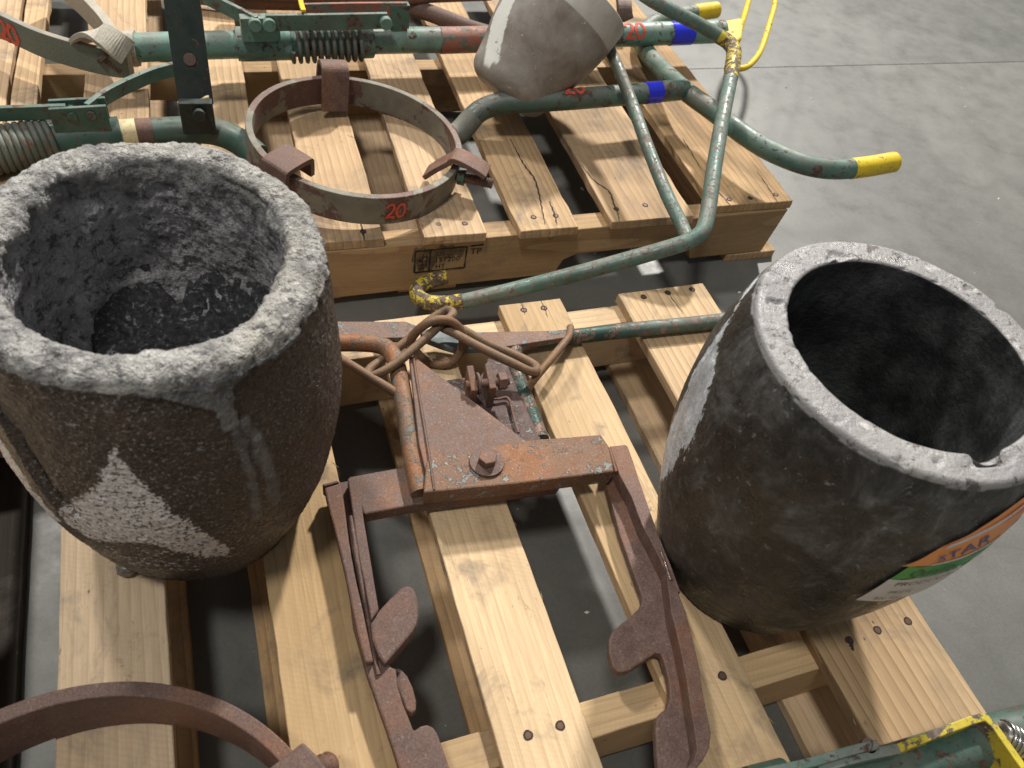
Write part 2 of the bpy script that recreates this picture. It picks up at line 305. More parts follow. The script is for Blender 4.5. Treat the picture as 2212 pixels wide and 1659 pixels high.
def crucible_small():
    s = NT('small_crucible_shell', 0.6, 0.0, 0.4)
    rim, paint, inner = (s.attr(k) for k in ('rim', 'paint', 'inner'))
    m = s.noise(16, 6, 0.65, None, 0.4); g = s.noise(240, 3)
    body = s.ramp(m, [(0.32, (0.19, 0.155, 0.13)), (0.5, (0.28, 0.245, 0.215)), (0.68, (0.37, 0.345, 0.31))])
    body = s.mix(s.ramp(s.noise(60, 4, 0.7), [(0.64, 0.0), (0.7, 0.6)]), body, (0.34, 0.32, 0.29))
    body = s.mix(s.ramp(s.noise(170, 2), [(0.7, 0.0), (0.74, 0.8)]), body, (0.6, 0.58, 0.54))
    rc = s.mix(s.ramp(s.noise(20, 5, 0.6), [(0.35, 0.0), (0.7, 1.0)]), (0.42, 0.385, 0.335), (0.60, 0.57, 0.52))
    c = s.mix(rim, body, rc); c = s.mix(inner, c, (0.5, 0.47, 0.42))
    c = s.mix(s.math('MULTIPLY', paint, s.ramp(s.noise(50, 5, 0.7), [(0.33, 0.0), (0.37, 1.0)])), c, (0.80, 0.79, 0.74))
    nb = s.bump(g, 0.25, 0.001); nb = s.bump(m, 0.4, 0.003, nb)
    return s.out(c, None, nb)
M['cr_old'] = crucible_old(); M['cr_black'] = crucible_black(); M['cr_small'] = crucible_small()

# ------------------------------------------------------------------ object helpers
def tag(o, label=None, cat=None, group=None, kind=None):
    for k, v in (('label', label), ('category', cat), ('group', group), ('kind', kind)):
        if v: o[k] = v
    return o
def thing(name, loc, label, cat, group=None):
    o = bpy.data.objects.new(name, None); COL.objects.link(o); o.empty_display_size = 0.05
    o.location = loc; return tag(o, label, cat, group)
def world_loc(o):
    v = Vector((0, 0, 0))
    while o is not None: v += o.location; o = o.parent
    return np.array(v)
def mesh(name, V, F, mat, parent=None, smooth=False, bevel=0.0, attrs=None, seg=2):
    me = bpy.data.meshes.new(name)
    off = world_loc(parent) if parent is not None else np.zeros(3)
    V = np.asarray(V, float) - off
    me.from_pydata([tuple(v) for v in V], [], [tuple(int(i) for i in f) for f in F]); me.update()
    me.materials.append(M[mat] if isinstance(mat, str) else mat)
    if attrs:
        for k, a in attrs.items():
            t = me.attributes.new(k, 'FLOAT', 'POINT'); t.data.foreach_set('value', np.asarray(a, np.float32))
    if smooth: me.polygons.foreach_set('use_smooth', [True] * len(me.polygons))
    o = bpy.data.objects.new(name, me); COL.objects.link(o)
    if parent is not None: o.parent = parent
    if bevel:
        b = o.modifiers.new('bevel', 'BEVEL'); b.width = bevel; b.segments = seg; b.limit_method = 'ANGLE'; b.angle_limit = R(35)
    return o
def unit(v): v = np.asarray(v, float); return v / max(1e-12, np.linalg.norm(v))
def spline(P, n=8, closed=False):
    P = np.asarray(P, float); N = len(P); out = []
    rng = range(N if closed else N - 1)
    for i in rng:
        if closed: p = [P[(i + k) % N] for k in (-1, 0, 1, 2)]
        else: p = [P[max(i - 1, 0)], P[i], P[i + 1], P[min(i + 2, N - 1)]]
        for t in np.linspace(0, 1, n, endpoint=False):
            out.append(0.5 * (2 * p[1] + (p[2] - p[0]) * t + (2 * p[0] - 5 * p[1] + 4 * p[2] - p[3]) * t * t + (3 * p[1] - p[0] - 3 * p[2] + p[3]) * t ** 3))
    if not closed: out.append(P[-1])
    return np.array(out)
def tube(name, P, r, mat, parent, n=16, sub=8, closed=False, cap=True, lump=0.0, squash=None):
    Q = spline(P, sub, closed) if sub else np.asarray(P, float)
    N = len(Q); rr = np.interp(np.linspace(0, 1, N), np.linspace(0, 1, len(r)), r) if hasattr(r, '__len__') else np.full(N, r)
    T = np.array([unit(Q[(i + 1) % N] - Q[i - 1]) if closed else unit(Q[min(i + 1, N - 1)] - Q[max(i - 1, 0)]) for i in range(N)])
    u = unit(np.cross(T[0], [0, 0, 1]) if abs(T[0][2]) < 0.95 else np.cross(T[0], [1, 0, 0])); V = []
    for i in range(N):
        u = unit(u - T[i] * (u @ T[i])); v = np.cross(T[i], u)
        a = np.arange(n) * 2 * math.pi / n
        ring = Q[i] + rr[i] * (np.cos(a)[:, None] * u + np.sin(a)[:, None] * v)
        V.append(ring)
    V = np.concatenate(V)
    if lump: 
        C = np.repeat(Q, n, 0); V = C + (V - C) * (1 + lump * fbm(V * 60, 3)[:, None])
    F = []
    for i in range(N if closed else N - 1):
        j = (i + 1) % N
        for k in range(n): F.append((i * n + k, i * n + (k + 1) % n, j * n + (k + 1) % n, j * n + k))
    nf = len(F)
    if cap and not closed: F += [tuple(range(n))[::-1], tuple((N - 1) * n + k for k in range(n))]
    o = mesh(name, V, F, mat, parent, True, 0.0)
    if cap and not closed:
        o.data.polygons[nf].use_smooth = False; o.data.polygons[nf + 1].use_smooth = False
        for e in o.data.edges: pass
        o.data.set_sharp_from_angle(angle=R(50))
    return o
def plate(name, px, z, th, mat, parent, bevel=0.0012, sub=0, tilt=None):
    """flat plate: outline (x, y) seen at top height z, thickness th downwards"""
    P = np.array([at(q[0], q[1], q[2] if len(q) > 2 else z) for q in px])
    if sub: P = spline(P, sub, True)
    A = 0.5 * sum(P[i][0] * P[(i + 1) % len(P)][1] - P[(i + 1) % len(P)][0] * P[i][1] for i in range(len(P)))
    if A < 0: P = P[::-1]
    n = len(P); B = P.copy(); B[:, 2] -= th
    F = [tuple(range(n)), tuple(range(2 * n - 1, n - 1, -1))] + [(i, n + i, n + (i + 1) % n, (i + 1) % n) for i in range(n)]
    return mesh(name, np.r_[P, B], F, mat, parent, False, bevel)
def strap(name, P, W, hw, th, mat, parent, sub=6, bevel=0.001, closed=False):
    """flat bar swept along P; W = direction of its width, th = thickness"""
    Q = spline(P, sub, closed) if sub else np.asarray(P, float); N = len(Q); V = []
    W = np.asarray(W, float)
    for i in range(N):
        T = unit(Q[(i + 1) % N] - Q[i - 1]) if closed else unit(Q[min(i + 1, N - 1)] - Q[max(i - 1, 0)])
        w_ = W if W.ndim == 1 else W[min(int(i / max(1, sub)), len(W) - 1)]
        w_ = unit(w_ - T * (w_ @ T)); nn = np.cross(T, w_)
        V += [Q[i] + w_ * hw + nn * th / 2, Q[i] - w_ * hw + nn * th / 2, Q[i] - w_ * hw - nn * th / 2, Q[i] + w_ * hw - nn * th / 2]
    F = []
    for i in range(N if closed else N - 1):
        j = (i + 1) % N
        for k in range(4): F.append((i * 4 + k, i * 4 + (k + 1) % 4, j * 4 + (k + 1) % 4, j * 4 + k))
    if not closed: F += [(3, 2, 1, 0), tuple((N - 1) * 4 + k for k in range(4))]
    return mesh(name, V, F, mat, parent, False, bevel)
def cyl(name, P0, P1, r, mat, parent, n=20, bevel=0.0008):
    P0, P1 = np.asarray(P0, float), np.asarray(P1, float); T = unit(P1 - P0)
    u = unit(np.cross(T, [0, 0, 1]) if abs(T[2]) < 0.9 else np.cross(T, [1, 0, 0])); v = np.cross(T, u); a = np.arange(n) * 2 * math.pi / n
    c = r * (np.cos(a)[:, None] * u + np.sin(a)[:, None] * v)
    F = [tuple(range(n))[::-1], tuple(range(n, 2 * n))] + [(k, (k + 1) % n, n + (k + 1) % n, n + k) for k in range(n)]
    o = mesh(name, np.r_[P0 + c, P1 + c], F, mat, parent, n > 8, bevel)
    if n > 8: o.data.set_sharp_from_angle(angle=R(40))
    return o
def screw(name, P0, P1, r, mat, parent, pitch=0.0022, n=16):
    P0, P1 = np.asarray(P0, float), np.asarray(P1, float); L = np.linalg.norm(P1 - P0); m = max(4, int(L / pitch) * 2)
    return tube(name, [P0 + (P1 - P0) * k / m for k in range(m + 1)], [r if k % 2 else r * 0.84 for k in range(m + 1)], mat, parent, n, 0)
def spring(name, P0, P1, Rr, wire, turns, mat, parent):
    P0, P1 = np.asarray(P0, float), np.asarray(P1, float); T = unit(P1 - P0); u = unit(np.cross(T, [0, 0, 1])); v = np.cross(T, u)
    N = int(turns * 24); return tube(name, [P0 + (P1 - P0) * i / N + Rr * (math.cos(i * math.pi / 12) * u + math.sin(i * math.pi / 12) * v) for i in range(N + 1)], wire, mat, parent, 8, 0)
def box(name, C, U, V_, W_, mat, parent, bevel=0.001):
    C, U, V_, W_ = (np.asarray(q, float) for q in (C, U, V_, W_))
    P = [C + a * U + b * V_ + c * W_ for c in (-1, 1) for b in (-1, 1) for a in (-1, 1)]
    if np.dot(np.cross(U, V_), W_) < 0: fl = True
    else: fl = False
    F = [(0, 2, 3, 1), (4, 5, 7, 6), (0, 1, 5, 4), (2, 6, 7, 3), (0, 4, 6, 2), (1, 3, 7, 5)]
    if fl: F = [f[::-1] for f in F]
    return mesh(name, P, F, mat, parent, False, bevel)
def strokes(name, lines, width, fmap, mat, parent, jit=0.12):
    """hand-painted strokes laid on a surface: lines in surface metres"""
    V, F = [], []
    for li, L in enumerate(lines):
        L = [(x, y, 0) for x, y in L]; Q = spline(L, 7)[:, :2]
        for i in range(len(Q)):
            d = unit(Q[min(i + 1, len(Q) - 1)] - Q[max(i - 1, 0)]); n_ = np.array([-d[1], d[0]])
            wv = width / 2 * (1 + jit * math.sin(i * 1.7 + li * 2.1) + jit * math.sin(i * 0.6 + li))
            for k in (-1, -0.33, 0.33, 1):
                q = Q[i] + n_ * wv * k; V.append(fmap(q[0], q[1], li))
        b = len(V) - 4 * len(Q)
        for i in range(len(Q) - 1):
            for k in range(3): F.append((b + i * 4 + k, b + (i + 1) * 4 + k, b + (i + 1) * 4 + k + 1, b + i * 4 + k + 1))
    return mesh(name, V, F, mat, parent, True)
TWO = [(0.02, 0.74), (0.12, 0.95), (0.36, 1.0), (0.5, 0.78), (0.42, 0.5), (0.16, 0.16), (0.06, 0.04), (0.2, 0.08), (0.6, 0.02)]
ZERO = [(0.86, 0.92), (0.72, 0.7), (0.72, 0.3), (0.9, 0.04), (1.14, 0.12), (1.24, 0.45), (1.16, 0.85), (0.98, 0.98), (0.84, 0.88)]
def twenty(h): return [[(x * h, y * h) for x, y in TWO], [(x * h, y * h) for x, y in ZERO]]
def textmesh(name, txt, size, fmap, mat, parent, shear=0.0):
    cu = bpy.data.curves.new(name, 'FONT'); cu.body = txt; cu.size = size; cu.shear = shear; cu.resolution_u = 2
    to = bpy.data.objects.new(name, cu); COL.objects.link(to)
    dg = bpy.context.evaluated_depsgraph_get(); me = to.evaluated_get(dg).to_mesh()
    V = [tuple(v.co) for v in me.vertices]; F = [tuple(p.vertices) for p in me.polygons]
    bpy.data.objects.remove(to)
    return mesh(name, [fmap(x, y, 1) for x, y, z in V], F, mat, parent)

# ------------------------------------------------------------------ floor
def frame(a):
    return np.array([math.sin(a), -math.cos(a), 0]), np.array([math.cos(a), math.sin(a), 0])
A1, A2 = 2.0494, 2.0246
U1, V1 = frame(A1); U2, V2 = frame(A2)
J0, J1 = np.array([0.2584, 1.9201, 0]), np.array([1.2126, 2.3991, 0])
jd = unit(J1 - J0); jn = np.array([-jd[1], jd[0], 0])
def slab(name, a, b):
    P = [J0 + jd * s * 25 + jn * t for s, t in ((-1, a), (1, a), (1, b), (-1, b))]
    return tag(mesh(name, P, [(0, 1, 2, 3)], 'floor'), kind='structure')
fl = slab('floor', -25, -0.0013); slab('floor', 0.0013, 25)
P = [J0 + jd * s * 25 + jn * t + np.array([0, 0, -0.0012]) for s, t in ((-1, -0.01), (1, -0.01), (1, 0.01), (-1, 0.01))]
tag(mesh('floor_joint', P, [(0, 1, 2, 3)], 'joint'), kind='structure')

# ------------------------------------------------------------------ pallets
def board(name, parent, U, V, u0, u1, v0, v1, z0, z1, mat, rot=0.0, rough=0.0012, seed=0, along='v', crook=0.0):
    """a sawn board as its own object, grain along its local Y"""
    w_, l_ = (u1 - u0, v1 - v0) if along == 'v' else (v1 - v0, u1 - u0)
    nx, ny, nz = 5, 40, 3
    xs, ys, zs = np.linspace(-w_ / 2, w_ / 2, nx), np.linspace(-l_ / 2, l_ / 2, ny), np.linspace(-(z1 - z0) / 2, (z1 - z0) / 2, nz)
    idx, V_, F = {}, [], []
    def vid(i, j, k):
        if (i, j, k) not in idx: idx[(i, j, k)] = len(V_); V_.append((xs[i], ys[j], zs[k]))
        return idx[(i, j, k)]
    for i in range(nx - 1):
        for j in range(ny - 1):
            F.append((vid(i, j, nz-1), vid(i+1, j, nz-1), vid(i+1, j+1, nz-1), vid(i, j+1, nz-1)))
            F.append((vid(i, j, 0), vid(i, j+1, 0), vid(i+1, j+1, 0), vid(i+1, j, 0)))
    for j in range(ny - 1):
        for k in range(nz - 1):
            F.append((vid(0, j, k), vid(0, j, k+1), vid(0, j+1, k+1), vid(0, j+1, k)))
            F.append((vid(nx-1, j, k), vid(nx-1, j+1, k), vid(nx-1, j+1, k+1), vid(nx-1, j, k+1)))
    for i in range(nx - 1):
        for k in range(nz - 1):
            F.append((vid(i, 0, k), vid(i+1, 0, k), vid(i+1, 0, k+1), vid(i, 0, k+1)))
            F.append((vid(i, ny-1, k), vid(i, ny-1, k+1), vid(i+1, ny-1, k+1), vid(i+1, ny-1, k)))
    A = np.array(V_)
    sd = np.array([seed * 3.7, seed * 1.3, 0])
    edge = np.abs(A[:, 0]) > w_ / 2 - 1e-6
    A[:, 0] += crook * np.cos(A[:, 1] / l_ * math.pi) + edge * rough * (fbm(np.c_[A[:, 0] * 20, A[:, 1] * 28, A[:, 2] * 60] + sd, 4, seed) * 1.6)
    A[:, 2] += fbm(np.c_[A[:, 0] * 8, A[:, 1] * 3, 0 * A[:, 2]] + sd, 2, seed + 9) * 0.0008
    end = np.abs(A[:, 1]) > l_ / 2 - 1e-6
    A[:, 1] += end * fbm(np.c_[A[:, 0] * 50, A[:, 2] * 80, A[:, 1]] + sd, 3, seed) * 0.002
    me = bpy.data.meshes.new(name); me.from_pydata([tuple(v) for v in A], [], F); me.update(); me.materials.append(M[mat])
    o = bpy.data.objects.new(name, me); COL.objects.link(o); o.parent = parent
    c = U * (u0 + u1) / 2 + V * (v0 + v1) / 2; c = np.array([c[0], c[1], (z0 + z1) / 2])
    o.location = c - world_loc(parent)
    ang = math.atan2(V[1], V[0]) - math.pi / 2 if along == 'v' else math.atan2(U[1], U[0]) - math.pi / 2
    o.rotation_euler = (0, 0, ang + rot)
    b = o.modifiers.new('bevel', 'BEVEL'); b.width = 0.0009; b.segments = 1; b.limit_method = 'ANGLE'; b.angle_limit = R(40)
    return o
nail_mesh = [None, None]
def nail(parent, x, y, z=0.1254, r=0.0031, pale=False):
    p = at(x, y, z)
    if nail_mesh[0] is None:
        n = 12; a = np.arange(n) * 2 * math.pi / n
        def rg(r_, z_): return [(r_ * math.cos(t) * (1 + 0.1 * math.sin(3 * t)), r_ * math.sin(t), z_) for t in a]
        V = rg(1.6, 0.02) + rg(1.0, 0.06) + rg(0.92, 0.04) + rg(0.5, 0.06)
        F = [tuple(range(3 * n, 4 * n))] + [(q * n + k, q * n + (k + 1) % n, (q + 1) * n + (k + 1) % n, (q + 1) * n + k) for q in range(3) for k in range(n)]
        me = bpy.data.meshes.new('nail'); me.from_pydata(V, [], F); me.materials.append(M['nail']); me.materials.append(M['nail_hole'])
        for f_ in list(me.polygons)[1:1 + n]: f_.material_index = 1
        nail_mesh[0] = me
    o = bpy.data.objects.new('nail', nail_mesh[0]); COL.objects.link(o); o.parent = parent; o.location = p - world_loc(parent); o.scale = (r, r, r * 0.8); o.rotation_euler = (0, 0, random.random() * 6)

pA = thing('wooden_pallet', tuple(U1 * 0.2 + V1 * 0.25), 'pale new wooden pallet in front, holding the two big crucibles and the rusty tongs', 'pallet', 'wooden pallets on the floor')
for i, (u0, u1, mt, s, cr) in enumerate([(-0.535, -0.395, 'pine', 1, 0), (-0.385, -0.296, 'pine', 2, 0), (-0.2045, -0.110, 'pine', 3, 0), (-0.0155, 0.0775, 'pine', 4, 0.001),
                                  (0.1675, 0.2575, 'pine', 5, -0.001), (0.3445, 0.4375, 'pine', 6, 0.0), (0.528, 0.672, 'pine_grain', 7, 0.0)]):
    board('deck_board', pA, U1, V1, u0, u1, -0.262 + random.uniform(-.004, .004), 0.755 if i != 6 else 0.750, 0.109, 0.125, mt, seed=s, crook=cr)
for v0, v1, s in ((0.706, 0.742, 11), (0.1785, 0.2135, 12), (-0.25, -0.214, 13)):
    board('stringer', pA, U1, V1, -0.53, 0.664, v0, v1, 0.016, 0.1088, 'pine', seed=s, along='u', rough=0.0008)
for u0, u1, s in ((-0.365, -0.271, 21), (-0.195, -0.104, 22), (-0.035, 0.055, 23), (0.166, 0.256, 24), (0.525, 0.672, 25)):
    board('bottom_board', pA, U1, V1, u0, u1, -0.25, 0.742, 0.0, 0.0155, {21: 'shade_wood', 25: 'pine'}.get(s, 'oak'), seed=s)
d9 = lambda x, y: (1444 + .3472 * x, 1083 + .3472 * y); d8 = lambda x, y: (713.2 + .3472 * x, 1083 + .3472 * y); d5 = lambda x, y: (713.2 + .3472 * x, 549 + .3472 * y)
d2 = lambda x, y: (713.2 + .3472 * x, .3472 * y); d3 = lambda x, y: (1426 + .3472 * x, .3472 * y); d1 = lambda x, y: (.3472 * x, .3472 * y)
for q in [d9(1125, 865), d9(1300, 800), d9(1490, 745), d9(335, 1085), d8(1232, 1455), d8(1432, 1395), d5(1205, 348), d5(1330, 335), d5(1950, 265), d5(2100, 240), (1495, 625)]:
    nail(pA, *q)

pB = thing('wooden_pallet', tuple(U2 * 0.3 + V2 * 1.4), 'older browner wooden pallet behind, holding the green ring shanks and stamped on its side', 'pallet', 'wooden pallets on the floor')
for i, (u0, u1, v0, mt, s) in enumerate([(-0.5, -0.334, .925, 'oak', 31), (-0.327, -0.29, .925, 'oak', 32), (-0.222, -0.124, .922, 'oak', 33), (-0.048, 0.033, .925, 'oak', 34),
                                  (0.095, 0.1945, .926, 'oak', 35), (0.254, 0.3515, .920, 'oak', 36), (0.4045, 0.503, .918, 'oak', 37), (0.563, 0.7145, .924, 'oak', 38), (0.7615, 0.921, .944, 'oak', 39)]):
    board('deck_board', pB, U2, V2, u0, u1, v0, 1.945, 0.109, 0.125, mt, seed=s, rough=0.0022)
# front stringer with fork notches, extruded from its side outline
def notched(parent, v0, v1, skew, mat, u0=-0.48, u1=0.915):
    out = [(u0, 0.016), (u0 + .16, .016), (u0 + .175, .05), (u0 + .2, .056), (u0 + .38, .056), (u0 + .405, .05), (u0 + .42, .016),
           (0.487, .016), (0.497, .045), (0.52, .0555), (0.715, .0555), (0.738, .046), (0.748, .0165), (u1 - 0.015, .0165), (u1, 0.1085), (u0, 0.1085)]
    V = []
    for dv in (v0, v1):
        for u, z in out:
            vv = dv + skew * (u - 0.1); p = U2 * u + V2 * vv; V.append((p[0], p[1], z))
    n = len(out); V = np.array(V); c = V.mean(0); ang = math.atan2(U2[1] + skew * V2[1], U2[0] + skew * V2[0]) - math.pi / 2
    L = V - c; ca, sa = math.cos(-ang), math.sin(-ang); L = np.c_[L[:, 0] * ca - L[:, 1] * sa, L[:, 0] * sa + L[:, 1] * ca, L[:, 2]]
    F = [tuple(range(n)), tuple(range(2 * n - 1, n - 1, -1))] + [(i, n + i, n + (i + 1) % n, (i + 1) % n) for i in range(n)]
    me = bpy.data.meshes.new('stringer'); me.from_pydata([tuple(v) for v in L], [], F); me.materials.append(M[mat])
    bm = bmesh.new(); bm.from_mesh(me); bmesh.ops.recalc_face_normals(bm, faces=bm.faces); bm.to_mesh(me); bm.free()
    o = bpy.data.objects.new('stringer', me); COL.objects.link(o); o.parent = parent; o.location = c - world_loc(parent); o.rotation_euler = (0, 0, ang)
    b = o.modifiers.new('bevel', 'BEVEL'); b.width = 0.0015; b.segments = 2; b.limit_method = 'ANGLE'
    return o
SK = 0.022
str_b = notched(pB, 0.9225, 0.960, SK, 'oak_dark')
notched(pB, 1.432, 1.47, 0.0, 'oak_dark'); notched(pB, 1.90, 1.938, 0.0, 'oak_dark')
for u0, u1, s in ((-0.5, -0.36, 41), (-0.2, -0.11, 42), (0.02, 0.13, 43), (0.222, 0.318, 44), (0.826, 0.93, 45)):
    board('bottom_board', pB, U2, V2, u0, u1, 0.938, 1.94, 0.0, 0.0155, 'oak_dark' if s < 45 else 'oak', seed=s)
for q in [d2(205, 1440), d2(672, 1395), d2(838, 1390), d2(1265, 1350), d2(1403, 1342), d2(1780, 1300), d2(1960, 1275), d3(430, 1240), d3(560, 1232), d3(720, 1210), d2(2212 + 150, 1255)]:
    nail(pB, *q)
# cracks: dark splits that run into the old boards
def cracks(parent, lines, wd, z=0.1257):
    P0 = at(*lines[0][0], z)
    V, F = [], []
    for Lq in lines:
        Q = spline(path(*[(x, y, z) for x, y in Lq]), 8)
        for i in range(len(Q)):
            T = unit(Q[min(i + 1, len(Q) - 1)] - Q[max(i - 1, 0)]); n_ = np.array([-T[1], T[0], 0])
            Q_ = Q[i] + n_ * 0.0006 * math.sin(i * 1.9 + Lq[0][0]); ww = wd * (0.25 + math.sin(math.pi * (i + .8) / (len(Q) + .6))) * (.7 + .5 * math.sin(i * 2.3) ** 2)
            V += [Q_ + n_ * ww / 2, Q_ - n_ * ww / 2]
        b = len(V) - 2 * len(Q)
        F += [(b + 2 * i, b + 2 * i + 1, b + 2 * i + 3, b + 2 * i + 2) for i in range(len(Q) - 1)]
    o = mesh('wood_crack', V, F, 'nail_hole', parent); return o
cracks(pB, [[d2(1120, 860), d2(1165, 950), d2(1210, 1030), d2(1270, 1110), d2(1300, 1210), d2(1318, 1300), d2(1338, 1395)]], .0026)
cracks(pB, [[d2(1362, 1250), d2(1392, 1320), d2(1412, 1398)]], .0022)
cracks(pB, [[d2(1560, 1020), d2(1640, 1120), d2(1735, 1190), d2(1765, 1270), d2(1790, 1330), d2(1800, 1385)]], .0022)
cracks(pB, [[d2(190, 1380), d2(205, 1450), d2(215, 1500)]], .0020)
cracks(pB, [[d3(270, 1100), d3(360, 1190), d3(450, 1290)]], .0012); cracks(pB, [[d3(600, 1060), d3(670, 1160), d3(742, 1275)]], .0010)
cracks(pB, [[d3(140, 860), d3(190, 940), d3(260, 1060)]], .0014)
for q in ([d5(1188, 300), d5(1200, 330), d5(1212, 375)], [d5(1310, 290), d5(1332, 330), d5(1352, 392)], [d5(2090, 215), d5(2120, 265), d5(2200, 370)]): cracks(pA, [q], .0010)
cracks(pA, [[d9(1120, 850), d9(1135, 890), d9(1150, 930)]], .004)
# stamp on the side of the pallet
def stampmap(x, y, k=0):
    u = 0.243 + x; v = 0.9225 + SK * (u - 0.1) - 0.0007; p = U2 * u + V2 * v; return (p[0], p[1], 0.052 + y)
bw, bh = 0.082, 0.043
M['smudge'] = plain('ink_smudge', (0.19, 0.125, 0.065), 0.85, 0, 0.55, 90)
strokes('ink_smudge', [[(-0.004, .037), (.02, .034), (.05, .036), (.078, .032)], [(.004, .012), (.02, .016), (.032, .012)]], 0.022, lambda x, y, k=0: tuple(np.array(stampmap(x, y)) + V2 * 0.0004), 'smudge', pB, 0.3)
strokes('stamp_frame', [[(0, 0), (bw / 2, 0.0002), (bw, 0)], [(0, bh), (bw / 2, bh), (bw, bh)], [(0, 0), (0, bh)], [(bw, 0), (bw, bh)], [(bw * .29, 0), (bw * .29, bh)], [(bw * 1.05, bh), (bw * 1.33, bh + .001)]], 0.0027, stampmap, 'ink', pB, 0.25)
strokes('stamp_emblem', [[(.006, .006), (.018, .008)], [(.008, .014), (.019, .015)], [(.007, .022), (.018, .023)], [(.008, .03), (.018, .031)], [(.012, .005), (.0125, .036)], [(.018, .008), (.0185, .034)]], 0.0011, stampmap, 'ink', pB, 0.3)
for tx, x, y, sz in (('US-', .033, .030, .0125), ('157200', .031, .0165, .0138), ('HT', .033, .004, .0125), ('TP', .088, .026, .0175)):
    textmesh('stamp_text', tx, sz, lambda a, b, k, x=x, y=y: stampmap(x + a, y + b), 'ink', pB)

# ------------------------------------------------------------------ wood chips and grit on the floor, splinters along sawn edges
rs = random.Random(11)
def slivers(name, spots, mat, parent=None):
    V, F = [], []
    for p, l, w_, a, lift_ in spots:
        d = np.array([math.cos(a), math.sin(a), 0]); n_ = np.array([-d[1], d[0], 0]); b = len(V)
        V += [p - d * l / 2, p + n_ * w_ / 2, p + d * l / 2 + np.array([0, 0, lift_]), p - n_ * w_ / 2, p + np.array([0, 0, w_ * .6])]
        F += [(b, b + 3, b + 4), (b + 3, b + 2, b + 4), (b + 2, b + 1, b + 4), (b + 1, b, b + 4), (b, b + 1, b + 2, b + 3)]
    return tag(mesh(name, V, F, mat, parent), kind='stuff')
sp = []
for k in range(420):
    p = np.array([rs.uniform(-0.8, 2.2), rs.uniform(0.0, 3.4), 0.0006]); l = rs.choice([.002, .003, .004, .009]) * rs.uniform(.6, 1.4)
    sp.append((p, l, l * rs.uniform(.15, .6), rs.uniform(0, 6.28), 0.0005))
tag(slivers('floor_grit', sp, 'white_paint'), 'scattered pale grit and tiny wood chips on the concrete floor', 'debris')
for par, U_, V_, edges, v0, v1, n_ in ((pA, U1, V1, (-.2045, -.110, -.0155, .0775, .1675, .2575, .3445, .4375, .528, .672), -.1, .755, 150), (pB, U2, V2, (-.124, .033, .095, .1945, .254, .3515, .4045, .503, .563, .7145, .7615, .921), .93, 1.7, 150)):
    sp = []
    for k in range(n_):
        u = rs.choice(edges); v = rs.uniform(v0, v1); q = U_ * u + V_ * v; q = np.array([q[0], q[1], rs.choice([.1245, .118, .110])])
        a = math.atan2(V_[1], V_[0]) + rs.choice([0, math.pi]) + rs.gauss(0, .35); l = rs.uniform(.004, .016)
        sp.append((q, l, rs.uniform(.0004, .0012), a, rs.uniform(-.002, .004)))
    slivers('splinters', sp, 'pine' if par is pA else 'oak', par)

# ------------------------------------------------------------------ crucibles
def inpoly(x, y, P):
    c = np.zeros(x.shape, bool); n = len(P); j = n - 1
    for i in range(n):
        xi, yi = P[i]; xj, yj = P[j]
        m = ((yi > y) != (yj > y)) & (x < (xj - xi) * (y - yi) / (yj - yi + 1e-12) + xi); c ^= m; j = i
    return c
def nearline(x, y, L):
    d = np.full(x.shape, 9.0)
    for (x0, y0), (x1, y1) in zip(L[:-1], L[1:]):
        dx, dy = x1 - x0, y1 - y0; t = np.clip(((x - x0) * dx + (y - y0) * dy) / (dx * dx + dy * dy), 0, 1)
        d = np.minimum(d, np.hypot(x - x0 - t * dx, y - y0 - t * dy))
    return d
def lag(k, t):
    n = len(k); xs = np.linspace(0, 1, n); o = 0
    for i in range(n):
        L = 1.0
        for j in range(n):
            if j != i: L = L * (t - xs[j]) / (xs[i] - xs[j])
        o = o + k[i] * L
    return o
